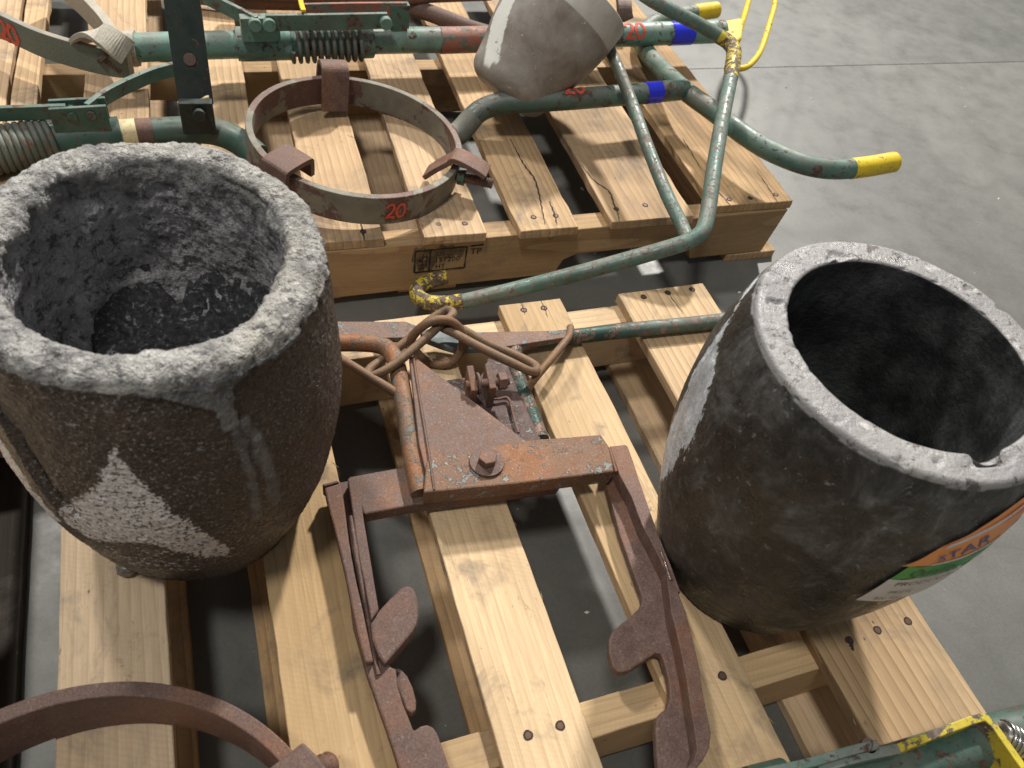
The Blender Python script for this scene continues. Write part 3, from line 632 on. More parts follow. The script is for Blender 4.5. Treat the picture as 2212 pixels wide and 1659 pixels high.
class Cruc:
    def __init__(s, B, A, h, knots, rin, rr_o=0.008, rr_i=0.006, wall=0.028, floor=0.05, nt=480, ds=0.002, rb=0.014):
        s.B, s.A, s.h, s.k = np.array(B, float), unit(A), h, knots
        s.e1 = unit(np.cross([0, 1, 0], s.A)); s.e2 = np.cross(s.A, s.e1)
        ro = knots[-1]; pr = []     # profile: (radius, s, zone) 0 outer 1 rim 2 inside
        base_r = lag(knots, rb / h)
        for r in np.arange(0, base_r - rb, ds * 2.5): pr.append((r, 0.0, 0))
        for a in np.linspace(0, math.pi / 2, 9)[:-1]: pr.append((base_r - rb + rb * math.sin(a), rb - rb * math.cos(a), 0))
        for q in np.arange(rb, h - rr_o, ds): pr.append((lag(knots, q / h), q, 0))
        rt = lag(knots, (h - rr_o) / h)
        for a in np.linspace(0, math.pi / 2, 8): pr.append((rt - rr_o + rr_o * math.cos(a), h - rr_o + rr_o * math.sin(a), 1))
        for r in np.arange(rt - rr_o - ds, rin + rr_i, -ds): pr.append((r, h, 1))
        for a in np.linspace(0, math.pi / 2, 7): pr.append((rin + rr_i - rr_i * math.sin(a), h - rr_i + rr_i * math.cos(a), 1 if a < 1.2 else 2))
        for q in np.arange(h - rr_i - ds, floor + 0.05, -ds * 1.4):
            t = (h - q) / h; pr.append((max(0.03, min(rin + 0.004 * math.sin(t * 3), lag(knots, q / h) - wall)), q, 2))
        rl = pr[-1][0]
        for a in np.linspace(0, math.pi / 2, 16)[1:-1]: pr.append((rl - 0.05 + 0.05 * math.cos(a) if rl > .05 else rl * math.cos(a), floor + 0.05 - 0.05 * math.sin(a), 3))
        for r in np.arange(max(0.0, rl - 0.05), 0.001, -ds * 1.5): pr.append((r, floor, 3))
        pr.append((0.0005, floor, 3))
        pr = np.array(pr); s.pr = pr; s.nt = nt
        th = np.arange(nt) * 2 * math.pi / nt
        s.R, s.S, s.Z = (np.repeat(pr[:, i], nt) for i in range(3)); s.T = np.tile(th, len(pr))
        s.deg = (np.degrees(s.T) + 180) % 360 - 180
        # profile normals
        d = np.gradient(pr[:, :2], axis=0); nn = np.c_[d[:, 1], -d[:, 0]]; nn /= np.linalg.norm(nn, axis=1)[:, None] + 1e-9
        s.NR, s.NS = np.repeat(nn[:, 0], nt), np.repeat(nn[:, 1], nt)
        s.disp = np.zeros(len(s.R))
        s.L = np.c_[s.R * np.cos(s.T), s.R * np.sin(s.T), s.S]
    def pt(s, deg, q, off=0.0):
        r = lag(s.k, q / s.h) + off; a = R(deg)
        return s.B + s.A * q + r * (math.cos(a) * s.e1 + math.sin(a) * s.e2)
    def build(s, name, mat, parent, attrs):
        r = s.R + s.disp * s.NR; q = s.S + s.disp * s.NS
        V = s.B + q[:, None] * s.A + r[:, None] * (np.cos(s.T)[:, None] * s.e1 + np.sin(s.T)[:, None] * s.e2)
        n, m = s.nt, len(s.pr); i = np.arange(m - 1)[:, None] * n; k = np.arange(n)[None]; k2 = (k + 1) % n
        F = np.stack([i + k, i + k2, i + n + k2, i + n + k], -1).reshape(-1, 4)
        me = bpy.data.meshes.new(name); off = world_loc(parent); V = V - off
        me.vertices.add(len(V)); me.vertices.foreach_set('co', V.ravel())
        me.loops.add(F.size); me.loops.foreach_set('vertex_index', F.ravel().astype(np.int32))
        me.polygons.add(len(F)); me.polygons.foreach_set('loop_start', np.arange(0, F.size, 4, dtype=np.int32)); me.polygons.foreach_set('loop_total', np.full(len(F), 4, np.int32))
        me.polygons.foreach_set('use_smooth', [True] * len(F)); me.update(calc_edges=True); me.validate()
        me.materials.append(M[mat])
        for kx, a in attrs.items():
            t = me.attributes.new(kx, 'FLOAT', 'POINT'); t.data.foreach_set('value', np.clip(a, 0, 1).astype(np.float32))
        o = bpy.data.objects.new(name, me); COL.objects.link(o); o.parent = parent; return o

# big encrusted crucible, left
c1 = Cruc((-0.3059, 0.4438, 0.1245), (0.0477, -0.0424, 1), 0.36, [0.1058, 0.1333, 0.1449, 0.141, 0.1281], 0.101, 0.011, 0.010, 0.03, 0.185, 640, 0.0016)
L = c1.L; Z = c1.Z
def softpoly(dg_, q, P, wd=0.010):
    S = [(a * 0.0024, b) for a, b in P]; x = dg_ * 0.0024; d = nearline(x, q, S + [S[0]]); return np.clip(0.5 + np.where(inpoly(x, q, S), d, -d) / wd, 0, 1)
rimz = np.clip((c1.S - 0.318) / 0.03, 0, 1) * (Z <= 1) + (Z >= 2) * np.clip((c1.S - 0.30) / 0.05, 0, 1)
c1.disp += rimz * (0.0042 * fbm(L * 22, 3, 1) + 0.0030 * fbm(L * 110, 4, 2) + 0.0024 * np.abs(fbm(L * 190, 3, 14)))
c1.disp += (Z == 0) * (0.0013 * np.abs(fbm(L * 260, 2, 13)) + 0.0009 * fbm(L * 150, 3, 3) + 0.002 * fbm(L * 25, 3, 4))
c1.disp += (Z >= 2) * (0.007 * fbm(L * 22, 4, 5) + 0.0042 * fbm(L * 90, 4, 6) + 0.003 * np.abs(fbm(L * 180, 3, 15))) + (Z == 3) * 0.030 * fbm(L * 11 + 3.1, 3, 7)
jx = c1.deg + 2.2 * fbm(L * 55, 3, 8); js = c1.S + 0.006 * fbm(L * 55, 3, 9)
wp = [(-77.7, .2952), (-73.3, .2608), (-68.8, .2325), (-62.7, .1989), (-58, .164), (-50.9, .1148), (-52.9, .0956), (-60.8, .1112), (-67.9, .1345), (-76, .1604), (-88.8, .1532), (-98, .1424), (-106, .1561), (-103.5, .19), (-98.5, .21), (-92.2, .2284), (-84.2, .2591), (-80.9, .2819)]
wp2 = [(-140, .27), (-121.2, .2423), (-115.2, .2248), (-111.4, .196), (-108.6, .1513), (-116, .122), (-128, .158), (-140, .20)]
outer = (Z == 0)
paint = outer * np.maximum(softpoly(c1.deg, c1.S, wp), softpoly(c1.deg, c1.S, wp2))
paint = np.maximum(paint, outer * 0.42 * softpoly(jx, js, [(-104, .145), (-98, .085), (-70, .06), (-50, .07), (-48, .095), (-60, .11), (-76, .155), (-90, .15)]))
gp = [(-74, .352), (-60, .345), (-54, .334), (-49, .321), (-47, .297), (-41, .299), (-42, .335), (-36, .347), (-24, .34), (-13, .35), (-10, .37), (-74, .37)]
s1 = [(-44.3, .3014), (-42.9, .2755), (-41.9, .2505), (-41.5, .2238), (-41.4, .194), (-42.6, .1628)]; s2 = [(-40, .2976), (-37.7, .2719), (-36.2, .245), (-35.2, .2159), (-34.5, .1751)]
sc_ = lambda Lx: [(a * 0.0024, b) for a, b in Lx]
ax, ay = jx * 0.0024, js
grey = outer * np.maximum(inpoly(jx, js, gp), np.clip(1.6 - nearline(ax, ay, sc_(s1)) / 0.0036, 0, 1) * 0.75)
grey = np.maximum(grey, outer * np.clip(1.6 - nearline(ax, ay, sc_(s2)) / 0.0046, 0, 1) * 0.9)
c1.disp += 0.0022 * np.clip(grey, 0, 1)
gr = [(-116, .300), (-114.9, .2906), (-109.3, .2807), (-105.1, .2534), (-102.3, .2253), (-98.7, .201), (-97, .19)]
gd = nearline(c1.deg * 0.0024, c1.S, sc_(gr)); c1.disp += outer * (-0.006 * np.exp(-(gd / 0.0022) ** 2))
gd2 = nearline(c1.deg * 0.0024 + 0.011, c1.S, sc_(gr)); c1.disp += outer * (0.004 * np.exp(-(gd2 / 0.003) ** 2))
rimA = np.where(Z == 0, (js > 0.3515).astype(float), np.where(Z == 1, 1.0, np.clip((js - 0.325) / 0.025, 0, 1)))
innA = (Z >= 2) * (1 - rimA)
mskin = (Z >= 2) * (fbm(L * 14 + 5, 3, 12) + 1.3 * ((c1.R * np.cos(c1.T)) * 6 - (c1.R * np.sin(c1.T)) * 2.5 + 0.10) > 0.0) * (js < 0.238)
cr1 = thing('crucible', (-0.3059, 0.4438, 0.125), 'large upright crucible with ash grey crusted rim and white paint wedge on its brown side', 'crucible', 'foundry crucibles')
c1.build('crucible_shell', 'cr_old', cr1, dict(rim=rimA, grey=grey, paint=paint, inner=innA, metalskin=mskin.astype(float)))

# dark shiny dross lying on the floor of the left crucible
def slag():
    O = [(196, 745), (205, 700), (236, 640), (262, 606), (318, 600), (352, 640), (392, 655), (436, 600), (486, 552), (540, 528), (590, 566), (612, 620), (590, 700), (520, 790), (360, 850), (240, 820)]
    P = np.array([at(x, y, 0.334) for x, y in O]); lo, hi = P.min(0), P.max(0); n = 130
    gx, gy = np.meshgrid(np.linspace(lo[0], hi[0], n), np.linspace(lo[1], hi[1], n), indexing='ij')
    q = np.stack([gx, gy, 0 * gx], -1).reshape(-1, 3)
    ins = inpoly(q[:, 0] + 0.004 * fbm(q * 60, 3, 51), q[:, 1] + 0.004 * fbm(q * 60 + 9, 3, 52), P[:, :2])
    d = nearline(q[:, 0], q[:, 1], [tuple(p[:2]) for p in P] + [tuple(P[0][:2])])
    cc = c1.B + c1.A * 0.195; rr_ = np.hypot(q[:, 0] - cc[0], q[:, 1] - cc[1]); keep = ins & (rr_ < 0.112)
    z = 0.330 + 1.1 * np.clip(rr_ - 0.075, 0, 1) + 0.012 * fbm(q * 28, 4, 53) + 0.005 * np.abs(fbm(q * 90, 4, 54)) - 0.006 * np.exp(-d / 0.003)
    V = np.c_[q[:, 0], q[:, 1], z]; idx = -np.ones(n * n, int); idx[keep] = np.arange(keep.sum()); F = []
    for i in range(n - 1):
        for j in range(n - 1):
            f = (idx[i * n + j], idx[(i + 1) * n + j], idx[(i + 1) * n + j + 1], idx[i * n + j + 1])
            if min(f) >= 0: F.append(f)
    W = V[keep]; m = len(W); B = W - np.array([0, 0, 0.03])
    from collections import Counter
    E = Counter(); 
    for f in F:
        for a, b in zip(f, f[1:] + f[:1]): E[(a, b)] += 1
    sides = [(b, a, a + m, b + m) for (a, b) in E if (b, a) not in E]
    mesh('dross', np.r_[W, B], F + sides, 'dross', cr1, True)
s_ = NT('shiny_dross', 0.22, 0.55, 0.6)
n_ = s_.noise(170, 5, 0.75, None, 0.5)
M['dross'] = s_.out(s_.mix(s_.ramp(n_, [(0.56, 0.0), (0.66, 1.0)]), (0.055, 0.055, 0.062), (0.40, 0.40, 0.42)), s_.ramp(s_.noise(60, 3), [(0.35, 0.15), (0.65, 0.5)]), s_.bump(n_, 0.9, 0.004))  # bright flecks in the colour paint the glints of the dross
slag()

# big black crucible, right
c2 = Cruc((0.3009, 0.519, 0.1247), (0.0392, -0.0113, 1), 0.35, [0.102, 0.1283, 0.1448, 0.1481, 0.1316], 0.1048, 0.005, 0.003, 0.027, 0.04, 480, 0.002)
L = c2.L; Z = c2.Z
c2.disp += (Z == 0) * (0.0012 * fbm(L * 30, 4, 21) + 0.0005 * fbm(L * 130, 2, 22))
pit = np.clip(fbm(L * 70, 3, 24) - 0.23, 0, 1) * 6
c2.disp += (Z == 1) * (0.001 * fbm(L * 40, 3, 23) - 0.0028 * np.clip(pit, 0, 1)) + (Z >= 2) * 0.0008 * fbm(L * 40, 3, 25)
dg = np.where(c2.deg > 0, c2.deg, c2.deg + 360) + 2.0 * fbm(L * 50, 3, 26)
sp_ = [(150, .335), (160, .325), (169.1, .3152), (173, .2772), (176, .2375), (177, .1746), (173.8, .117), (184, .0948), (193.5, .1522), (197.8, .1856), (198.7, .2263), (196, .2466), (192.8, .2641), (191.8, .2842), (183, .2958), (176.2, .3061), (168, .322), (158, .34)]
paint2 = (Z == 0) * softpoly(dg, c2.S, sp_, 0.014)
pc_ = at(2150, 988, .475) - c2.B; ca_ = math.degrees(math.atan2(pc_ @ c2.e2, pc_ @ c2.e1))
c2.disp -= (Z >= 1) * (c2.S > 0.33) * 0.010 * np.exp(-(((c2.deg - ca_ + 180) % 360 - 180) / 7.0) ** 4) * (c2.R < 0.117)
rim2 = np.where(Z == 1, 1.0, np.where(Z == 0, (c2.S + 0.003 * fbm(L * 40, 2, 28) > 0.3435).astype(float), 0.0))
cr2 = thing('crucible', (0.3009, 0.519, 0.125), 'large upright black graphite crucible with smooth grey rim and peeling orange and green sticker', 'crucible', 'foundry crucibles')
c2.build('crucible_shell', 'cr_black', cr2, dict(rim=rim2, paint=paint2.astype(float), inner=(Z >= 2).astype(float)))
# sticker: bands lofted between two edges in (angle, height) of the wall, lifted a little off it
M['st_orange'] = plain('sticker_orange', (0.80, 0.30, 0.08), 0.45, 0, 0.15, 30); M['st_green'] = plain('sticker_green', (0.05, 0.32, 0.07), 0.45, 0, 0.15, 30)
M['st_white'] = plain('sticker_white', (0.62, 0.59, 0.57), 0.5, 0, 0.08, 30); M['st_red'] = plain('sticker_red', (0.62, 0.10, 0.06), 0.45); M['st_blue'] = plain('sticker_blue', (0.07, 0.10, 0.26), 0.5); M['st_ink'] = plain('sticker_ink', (0.06, 0.07, 0.05), 0.6)
def edge(E, t):
    E = np.array(E); x = np.linspace(0, 1, len(E)); return np.array([np.interp(t, x, E[:, 0]), np.interp(t, x, E[:, 1])])
def band(name, Et, Eb, mat, off=0.0022, nt=36, ns=6):
    V, F = [], []
    for i in range(nt + 1):
        a, b = edge(Et, i / nt), edge(Eb, i / nt)
        for j in range(ns + 1):
            q = a + (b - a) * j / ns; V.append(c2.pt(q[0], q[1], off + 0.0006 * math.sin(i * .5) * (1 - j / ns)))
    n = ns + 1
    for i in range(nt):
        for j in range(ns): F.append((i * n + j, i * n + j + 1, (i + 1) * n + j + 1, (i + 1) * n + j))
    return mesh(name, V, F, mat, lab, True)
lab = mesh('sticker', [c2.pt(-80, .2, .0010), c2.pt(-79.5, .2, .0010), c2.pt(-79.5, .21, .0010)], [(0, 1, 2)], 'st_white', cr2)
ET = [(-81.5, .2564), (-77.4, .2722), (-73.3, .2898), (-66.2, .308), (-54.5, .329), (-42, .337), (-34, .335)]
EO = [(-81.4, .2559), (-72, .258), (-62, .262), (-52, .268), (-44, .275), (-38, .285), (-32, .30)]
EG = [(-80.8, .2335), (-72, .236), (-62, .240), (-52, .246), (-44, .254), (-36, .262), (-30, .275)]
EB = [(-82.4, .1875), (-72, .187), (-62, .190), (-52, .196), (-44, .205), (-36, .215), (-28, .225)]
band('orange_panel', ET, EO, 'st_orange'); band('green_panel', [(-79.3, .2561)] + EO[1:], EG, 'st_green', 0.0021); band('white_panel', EG, EB, 'st_white', 0.002)
def lmap(Et, Eb, t0, v0, st, sv, off=0.0030):
    def f(x, y, k=0):
        a, b = edge(Et, t0 + x * st), edge(Eb, t0 + x * st); q = b + (a - b) * (v0 + y * sv); return c2.pt(q[0], q[1], off)
    return f
textmesh('sticker_text', 'STAR', 1.0, lmap(ET, EO, 0.20, 0.30, 0.135, 0.5), 'st_blue', lab, 0.3)
strokes('sticker_stripe', [[(0.30, 0.93), (0.45, 0.86), (0.6, 0.8), (0.72, 0.8)]], 0.09, lmap(ET, EO, 0, 0, 1, 1, .0029), 'st_white', lab, 0.05)
strokes('sticker_stripe', [[(0.17, 0.14), (0.3, 0.13), (0.45, 0.13), (0.6, 0.13)]], 0.10, lmap(ET, EO, 0, 0, 1, 1, .0029), 'st_white', lab, 0.05)
strokes('sticker_flame', [[(0.62, 0.80), (0.7, 0.72), (0.8, 0.66), (0.9, .6)]], 0.13, lmap(ET, EO, 0, 0, 1, 1, .0029), 'st_red', lab, 0.1)
textmesh('sticker_text', 'Quality', 1.0, lmap([(-79.3, .2561)] + EO[1:], EG, 0.07, 0.25, 0.10, 0.75), 'st_ink', lab, 0.2)
textmesh('sticker_text', 'PRODUCT', 1.0, lmap(EG, EB, 0.07, 0.76, 0.07, 0.2), 'st_ink', lab)
textmesh('sticker_text', 'PRIDE', 1.0, lmap(EG, EB, 0.10, 0.40, 0.055, 0.17), 'st_ink', lab)
textmesh('sticker_text', '800 400', 1.0, lmap(EG, EB, 0.07, 0.13, 0.05, 0.15), 'st_ink', lab)

# small crucible lying on the rear pallet
ax3 = np.array([math.cos(.7896) * math.cos(.8968), math.cos(.7896) * math.sin(.8968), math.sin(.7896)])
b0 = np.array([-0.1267, 1.294, 0.1756]); hh = 0.2135
c3 = Cruc(b0, ax3, hh, [0.0733, 0.0814, 0.0947, 0.1018, 0.1018], 0.090, 0.003, 0.002, 0.012, 0.03, 320, 0.002, 0.032)
L = c3.L; Z = c3.Z
c3.disp += 0.001 * fbm(L * 30, 3, 31)
rim3 = np.where(Z == 1, 1.0, (c3.S + 0.002 * fbm(L * 30, 2, 32) > hh - 0.046).astype(float))
c3m = (c3, hh)
cr3 = thing('crucible', tuple(at(1150, 150, 0.125)), 'small grey brown crucible lying tipped on the rear pallet with a white brush stroke', 'crucible', 'foundry crucibles')
wst = [(212, .019), (224.4, .018), (223.4, .029), (230, .028), (232, .035), (222.6, .056), (216.2, .087), (209.7, .124), (209, .20), (190, .20), (189.3, .117), (184, .09), (189, .071), (193, .065), (199, .045)]
dd = np.where(c3.deg < 0, c3.deg + 360, c3.deg) + 1.5 * fbm(np.c_[c3.T * 60, c3.S * 90, c3.S * 0], 3, 33)
paint3 = (Z == 0) * inpoly(dd, c3.S + 0.004 * fbm(np.c_[c3.T * 60, c3.S * 20, c3.S * 0], 3, 34), wst)
c3.build('crucible_shell', 'cr_small', cr3, dict(rim=rim3, paint=paint3.astype(float), inner=(Z >= 2).astype(float)))

# slag pebble wedged under the left crucible
pb = at(272, 1228, 0.1335); th = []
n1, n2 = 14, 9; V = []; F = []
for i in range(n2):
    for j in range(n1):
        a, b = math.pi * (i + .5) / n2, 2 * math.pi * j / n1; d = np.array([math.sin(a) * math.cos(b), math.sin(a) * math.sin(b), math.cos(a)])
        V.append(pb + d * 0.0085 * (1 + .25 * float(fbm(d[None] * 1.7, 2, 5)[0])) * np.array([1.2, 1, .95]))
for i in range(n2 - 1):
    for j in range(n1): F.append((i * n1 + j, (i + 1) * n1 + j, (i + 1) * n1 + (j + 1) % n1, i * n1 + (j + 1) % n1))
F += [tuple(range(n1)), tuple((n2 - 1) * n1 + j for j in range(n1))[::-1]]
tag(mesh('slag_pebble', V, F, 'steel', None, True), 'small rounded grey slag pebble on the board at the foot of the crusted crucible', 'slag')

# ------------------------------------------------------------------ rusty lifting tongs in the middle
tg = thing('lifting_tongs', tuple(at(1080, 1000, 0.125)), 'rusty lifting tongs with chain links and two clawed legs lying between the big crucibles', 'tongs')
r1 = lambda x, y: (658.3 + .3719 * x, 877.7 + .3719 * y)
plate('lower_cross_bar', [(752, 1030), (900, 1003), (1190, 980), (1214, 1040), (1206, 1050), (896, 1090), (786, 1111)], 0.150, 0.018, 'rust', tg, 0.002)
plate('lower_gusset', [(958, 822), (1003, 815), (1022, 832), (1046, 800), (1054, 772), (1098, 790), (1122, 850), (1172, 955), (1000, 1000), (930, 900)], 0.1500, 0.006, 'rust_dark', tg)  # darker rust takes the place of a shadow along the upper gusset
plate('upper_gusset', [(884, 772), (893, 768), (1135, 951), (1150, 1005), (925, 1040), (905, 960)], 0.1745, 0.009, 'rust', tg)
bar = plate('upper_cross_bar', [(921, 995), (1010, 975), (1131, 951), (1298, 938), (1317, 965), (1327, 1018), (1120, 1044), (937, 1062), (915, 1064)], 0.1765, 0.0235, 'rust_flake', tg, 0.002)
tube('upper_handle', path((600, 742, .158), (700, 741, .158), (780, 741, .158), (828, 748, .159), (851, 772, .160), (863, 815, .161), (876, 890, .161), (890, 980, .161), (903, 1045, .160), (908, 1066, .159)), 0.0110, 'rust_tube', tg, 18)
tube('lower_handle', path((1690, 668, .139), (1560, 692, .1385), (1400, 709, .1385), (1240, 727, .139), (1160, 736, .140), (1124, 746, .1405), (1110, 770, .141), (1120, 820, .141), (1142, 880, .141), (1168, 950, .141)), 0.0105, 'rust_green', tg, 18)
tube('painted_sleeve', path((1690, 668, .139), (1560, 692, .1385), (1400, 709, .1385), (1330, 717, .1386)), 0.0107, 'green_worn', tg, 18)
tube('weld_bead', path((893, 770, .176), (905, 850, .176), (918, 930, .176), (928, 990, .177), (938, 1058, .177)), 0.0014, 'rust', tg, 8, 8, lump=0.5)
# flat strips behind
plate('flat_bar', [(600, 690), (741, 694), (876, 694), (900, 703), (887, 729), (741, 731), (600, 728)], 0.150, 0.010, 'rust_bar', tg)
plate('flat_bar', [(908, 716), (925, 710), (956, 708), (1008, 717), (1095, 716), (1226, 713), (1228, 728), (1091, 749), (1008, 753), (977, 752), (949, 743), (918, 731)], 0.152, 0.010, 'rust_bar', tg)
# pivot bolt
pc = at(1051.5, 999, 0.1775); cyl('washer', pc - [0, 0, .001], pc + [0, 0, .0022], 0.0195, 'rust_plum', tg, 36, 0.0006)
cyl('pivot_bolt', pc, pc + [0, 0, .0125], 0.0108, 'rust', tg, 6, 0.0012)
# lugs, clamp bolt, nut
ux = unit(at(1100, 820, .18) - at(1015, 828, .18)); vx = np.array([-ux[1], ux[0], 0])
for (x, y) in ((1017, 838), (1056, 833)):
    c = at(x, y, .172); box('lug', c, ux * .0042, vx * .0165 + np.array([0, 0, .004]), np.array([0, 0, .0185]), 'rust', tg, .0012)
q0, q1 = at(1006, 832, .1835), at(1100, 822, .1835)
screw('clamp_bolt', q0, q1, 0.0056, 'rust_plum', tg)
w0 = at(1030, 829, .1835); cyl('washer', w0, w0 + ux * .003, .0135, 'rust_plum', tg, 24)
w1 = at(1076, 824, .1835); cyl('nut', w1, w1 + ux * .010, .0112, 'rust', tg, 6, .001)
tube('weld_bead', path((1048, 864, .1545), (1075, 862, .155), (1098, 861, .155), (1108, 895, .155), (1120, 935, .155)), 0.0018, 'rust_plum', tg, 8, 6, lump=.5)
# eyes, links, ring
tube('eye_rod', path((1232, 707, .150), (1228, 728, .157), (1195, 770, .163), (1160, 812, .158), (1141, 838, .146)), 0.0052, 'rust_wire', tg, 12)
tube('eye_rod', path((640, 700, .175), (700, 752, .172), (770, 796, .170), (835, 836, .166), (866, 856, .160)), 0.0056, 'rust_wire', tg, 12)
tube('long_link', path((806, 812, .168), (850, 789, .176), (901, 747, .184), (940, 712, .190), (957, 695, .193), (972, 686, .194), (978, 676, .192), (968, 670, .187), (948, 679, .180), (918, 700, .172), (876, 738, .160), (838, 768, .152), (800, 796, .152), (794, 810, .160)), 0.0056, 'rust_wire', tg, 12, 8, True)
tube('chain_ring', path((889, 742, .160), (895, 722, .178), (920, 700, .197), (948, 691, .203), (975, 695, .197), (996, 715, .183), (1000, 742, .162), (990, 768, .143), (965, 786, .133), (935, 785, .131), (908, 770, .139)), 0.0058, 'rust_wire', tg, 12, 8, True)
tube('long_link', path((952, 705, .182), (985, 722, .186), (1045, 754, .184), (1105, 783, .178), (1148, 803, .170), (1160, 797, .160), (1150, 785, .154), (1110, 765, .153), (1060, 745, .158), (1000, 712, .168), (965, 698, .174)), 0.0056, 'rust_wire', tg, 12, 8, True)
# left leg
outl = [r1(110, 460), r1(140, 600), r1(185, 760), r1(230, 950), r1(262, 1110), d8(140, 760), d8(180, 900), d8(220, 1050), d8(290, 1250), d8(340, 1390), d8(390, 1540), d8(440, 1700), d8(500, 1900)]
inl = [d8(780, 1900), d8(755, 1690), d8(710, 1560), d8(668, 1445), d8(640, 1402), d8(600, 1388), d8(560, 1398), d8(520, 1428), d8(490, 1350), d8(455, 1265), d8(420, 1150), d8(410, 1040), d8(375, 1030), d8(330, 900), d8(290, 800), d8(262, 738), r1(345, 670), r1(300, 420)]
plate('left_leg', outl + inl, 0.149, 0.0125, 'rust_plum', tg, 0.002)
plate('side_rail', [r1(110, 460), r1(210, 432), r1(235, 600), r1(262, 800), r1(300, 1000), r1(350, 1240), d8(250, 900), d8(290, 1090), d8(180, 900), r1(262, 1110), r1(230, 950), r1(185, 760), r1(140, 600)][:6] + [d8(240, 850), d8(270, 1000), d8(215, 1000), d8(170, 830), r1(262, 1110), r1(230, 950), r1(185, 760), r1(140, 600)], 0.158, 0.010, 'rust_plum', tg, 0.002)
plate('side_rail', [r1(248, 418), r1(310, 410), r1(330, 560), r1(345, 670), r1(372, 830), r1(400, 1000), r1(430, 1180), r1(385, 1245), r1(350, 1050), r1(310, 850), r1(275, 600)], 0.164, 0.014, 'rust_plum', tg, 0.0015)
tube('weld_bead', path((*r1(268, 640), .161), (*r1(300, 850), .161), (*r1(335, 1050), .160), (*d8(250, 800), .1505), (*d8(268, 930), .1505), (*d8(300, 1080), .1505)), 0.0024, 'rust_plum', tg, 8, 10, lump=.6)
plate('claw', [d8(245, 745), d8(300, 682), d8(370, 605), d8(440, 536), d8(465, 524), d8(492, 523), d8(518, 540), d8(538, 580), d8(549, 640), d8(549, 710), d8(538, 765), d8(512, 812), d8(440, 900), d8(340, 1015), d8(300, 960), d8(260, 860)], 0.1585, 0.021, 'rust_plum', tg, 0.0025)
plate('claw', [d8(405, 1030), d8(440, 1040), d8(480, 1085), d8(515, 1160), d8(536, 1240), d8(534, 1300), d8(510, 1318), d8(470, 1300), d8(430, 1200), d8(380, 1100)], 0.128, 0.012, 'rust_plum', tg, 0.002)
plate('end_cap', [r1(100, 452), r1(190, 428), r1(200, 440), r1(112, 466)], 0.160, 0.02, 'rust', tg)
# right leg
face = [r1(1745, 425), d8(1800, 200), d8(1870, 400), d8(1940, 590), d8(1942, 625), d8(1925, 660), d8(1870, 715), d8(1800, 770), d8(1752, 815), d8(1736, 860), d8(1735, 940), d8(1760, 1030), d8(1785, 1058), d8(1815, 1063), d8(1860, 1052), d8(1950, 995), d8(2030, 942), d8(2060, 950), d8(2085, 1030), d8(2108, 1130), d8(2113, 1220), d8(2095, 1285), d8(2050, 1320), d8(2028, 1360), d8(2024, 1430), d8(2030, 1560), d8(2045, 1700), d9(60, 1760),
        d9(150, 1660), d9(175, 1560), d9(165, 1440), d9(140, 1300), d9(110, 1100), d9(60, 880), r1(2100, 1000), r1(2040, 830), r1(1960, 700), r1(1860, 460), r1(1800, 385)]
plate('right_leg', face, 0.146, 0.012, 'rust_plum', tg, 0.002)
flange = [r1(1772, 232), r1(1862, 222), r1(1876, 232), r1(1905, 310), r1(1950, 450), r1(2010, 620), r1(2060, 760), r1(2130, 930), r1(2185, 1080), d9(60, 560), d9(110, 690), d9(150, 850), d9(190, 1020), d9(215, 1200), d9(250, 1360), d9(266, 1440), d9(252, 1540), d9(215, 1610), d9(150, 1690), d9(60, 1790), d9(80, 1690), d9(155, 1620), d9(178, 1540), d9(165, 1440), d9(140, 1300), d9(112, 1100), d9(62, 860), d9(20, 700), r1(2100, 960), r1(2020, 800), r1(1960, 690), r1(1900, 530), r1(1830, 400)]
plate('outer_flange', flange, 0.168, 0.030, 'rust_plum', tg, 0.002)
tube('weld_bead', path((*r1(1772, 250), .1690), (*r1(1790, 320), .1690), (*r1(1808, 380), .168)), 0.002, 'rust', tg, 8, 6, lump=.5)
tube('weld_bead', path((*r1(2070, 850), .1685), (*r1(2100, 930), .1688), (*r1(2125, 1010), .1685)), 0.0020, 'rust_gloss', tg, 8, 8, lump=.6)  # glossy bead added in place of a line of glare on the flange

# ------------------------------------------------------------------ front ring shank on the rear pallet
s1_ = thing('ring_shank', tuple(at(900, 330, 0.125)), 'nearer green ring shank with rusty ring marked 20 and yellow tipped fork handles', 'ring shank', 'ring shanks')
RC, RN, RR = np.array([-0.3209, 1.084, 0.182]), unit([0.0891, 0.036, 1]), 0.167
rx = unit(np.cross([0, 1, 0], RN)); ry = np.cross(RN, rx)
def ringpt(a, r=RR, z=0.0): return RC + r * (math.cos(a) * rx + math.sin(a) * ry) + RN * z
def ringang(x, y, z=0.18):
    p = at(x, y, z) - RC; return math.atan2(p @ ry, p @ rx)
def hoop(name, ptf, r, th, h, mat, parent, a0=0, a1=2 * math.pi, n=128):
    closed = a1 - a0 > 6.28; m = n if closed else n + 1; V = []
    for i in range(m):
        a = a0 + (a1 - a0) * i / n; V += [ptf(a, r, 0), ptf(a, r - th, 0), ptf(a, r - th, -h), ptf(a, r, -h)]
    F = []
    for i in range(n):
        j = (i + 1) % m if closed else i + 1
        for k in range(4): F.append((i * 4 + k, j * 4 + k, j * 4 + (k + 1) % 4, i * 4 + (k + 1) % 4))
    if not closed: F += [(0, 1, 2, 3), tuple((m - 1) * 4 + k for k in (3, 2, 1, 0))]
    return mesh(name, V, F, mat, parent, False, 0.0012)
hoop('ring_band', ringpt, RR, 0.0105, 0.048, 'rust_ring', s1_)
aa = ringang(858, 455, 0.155)
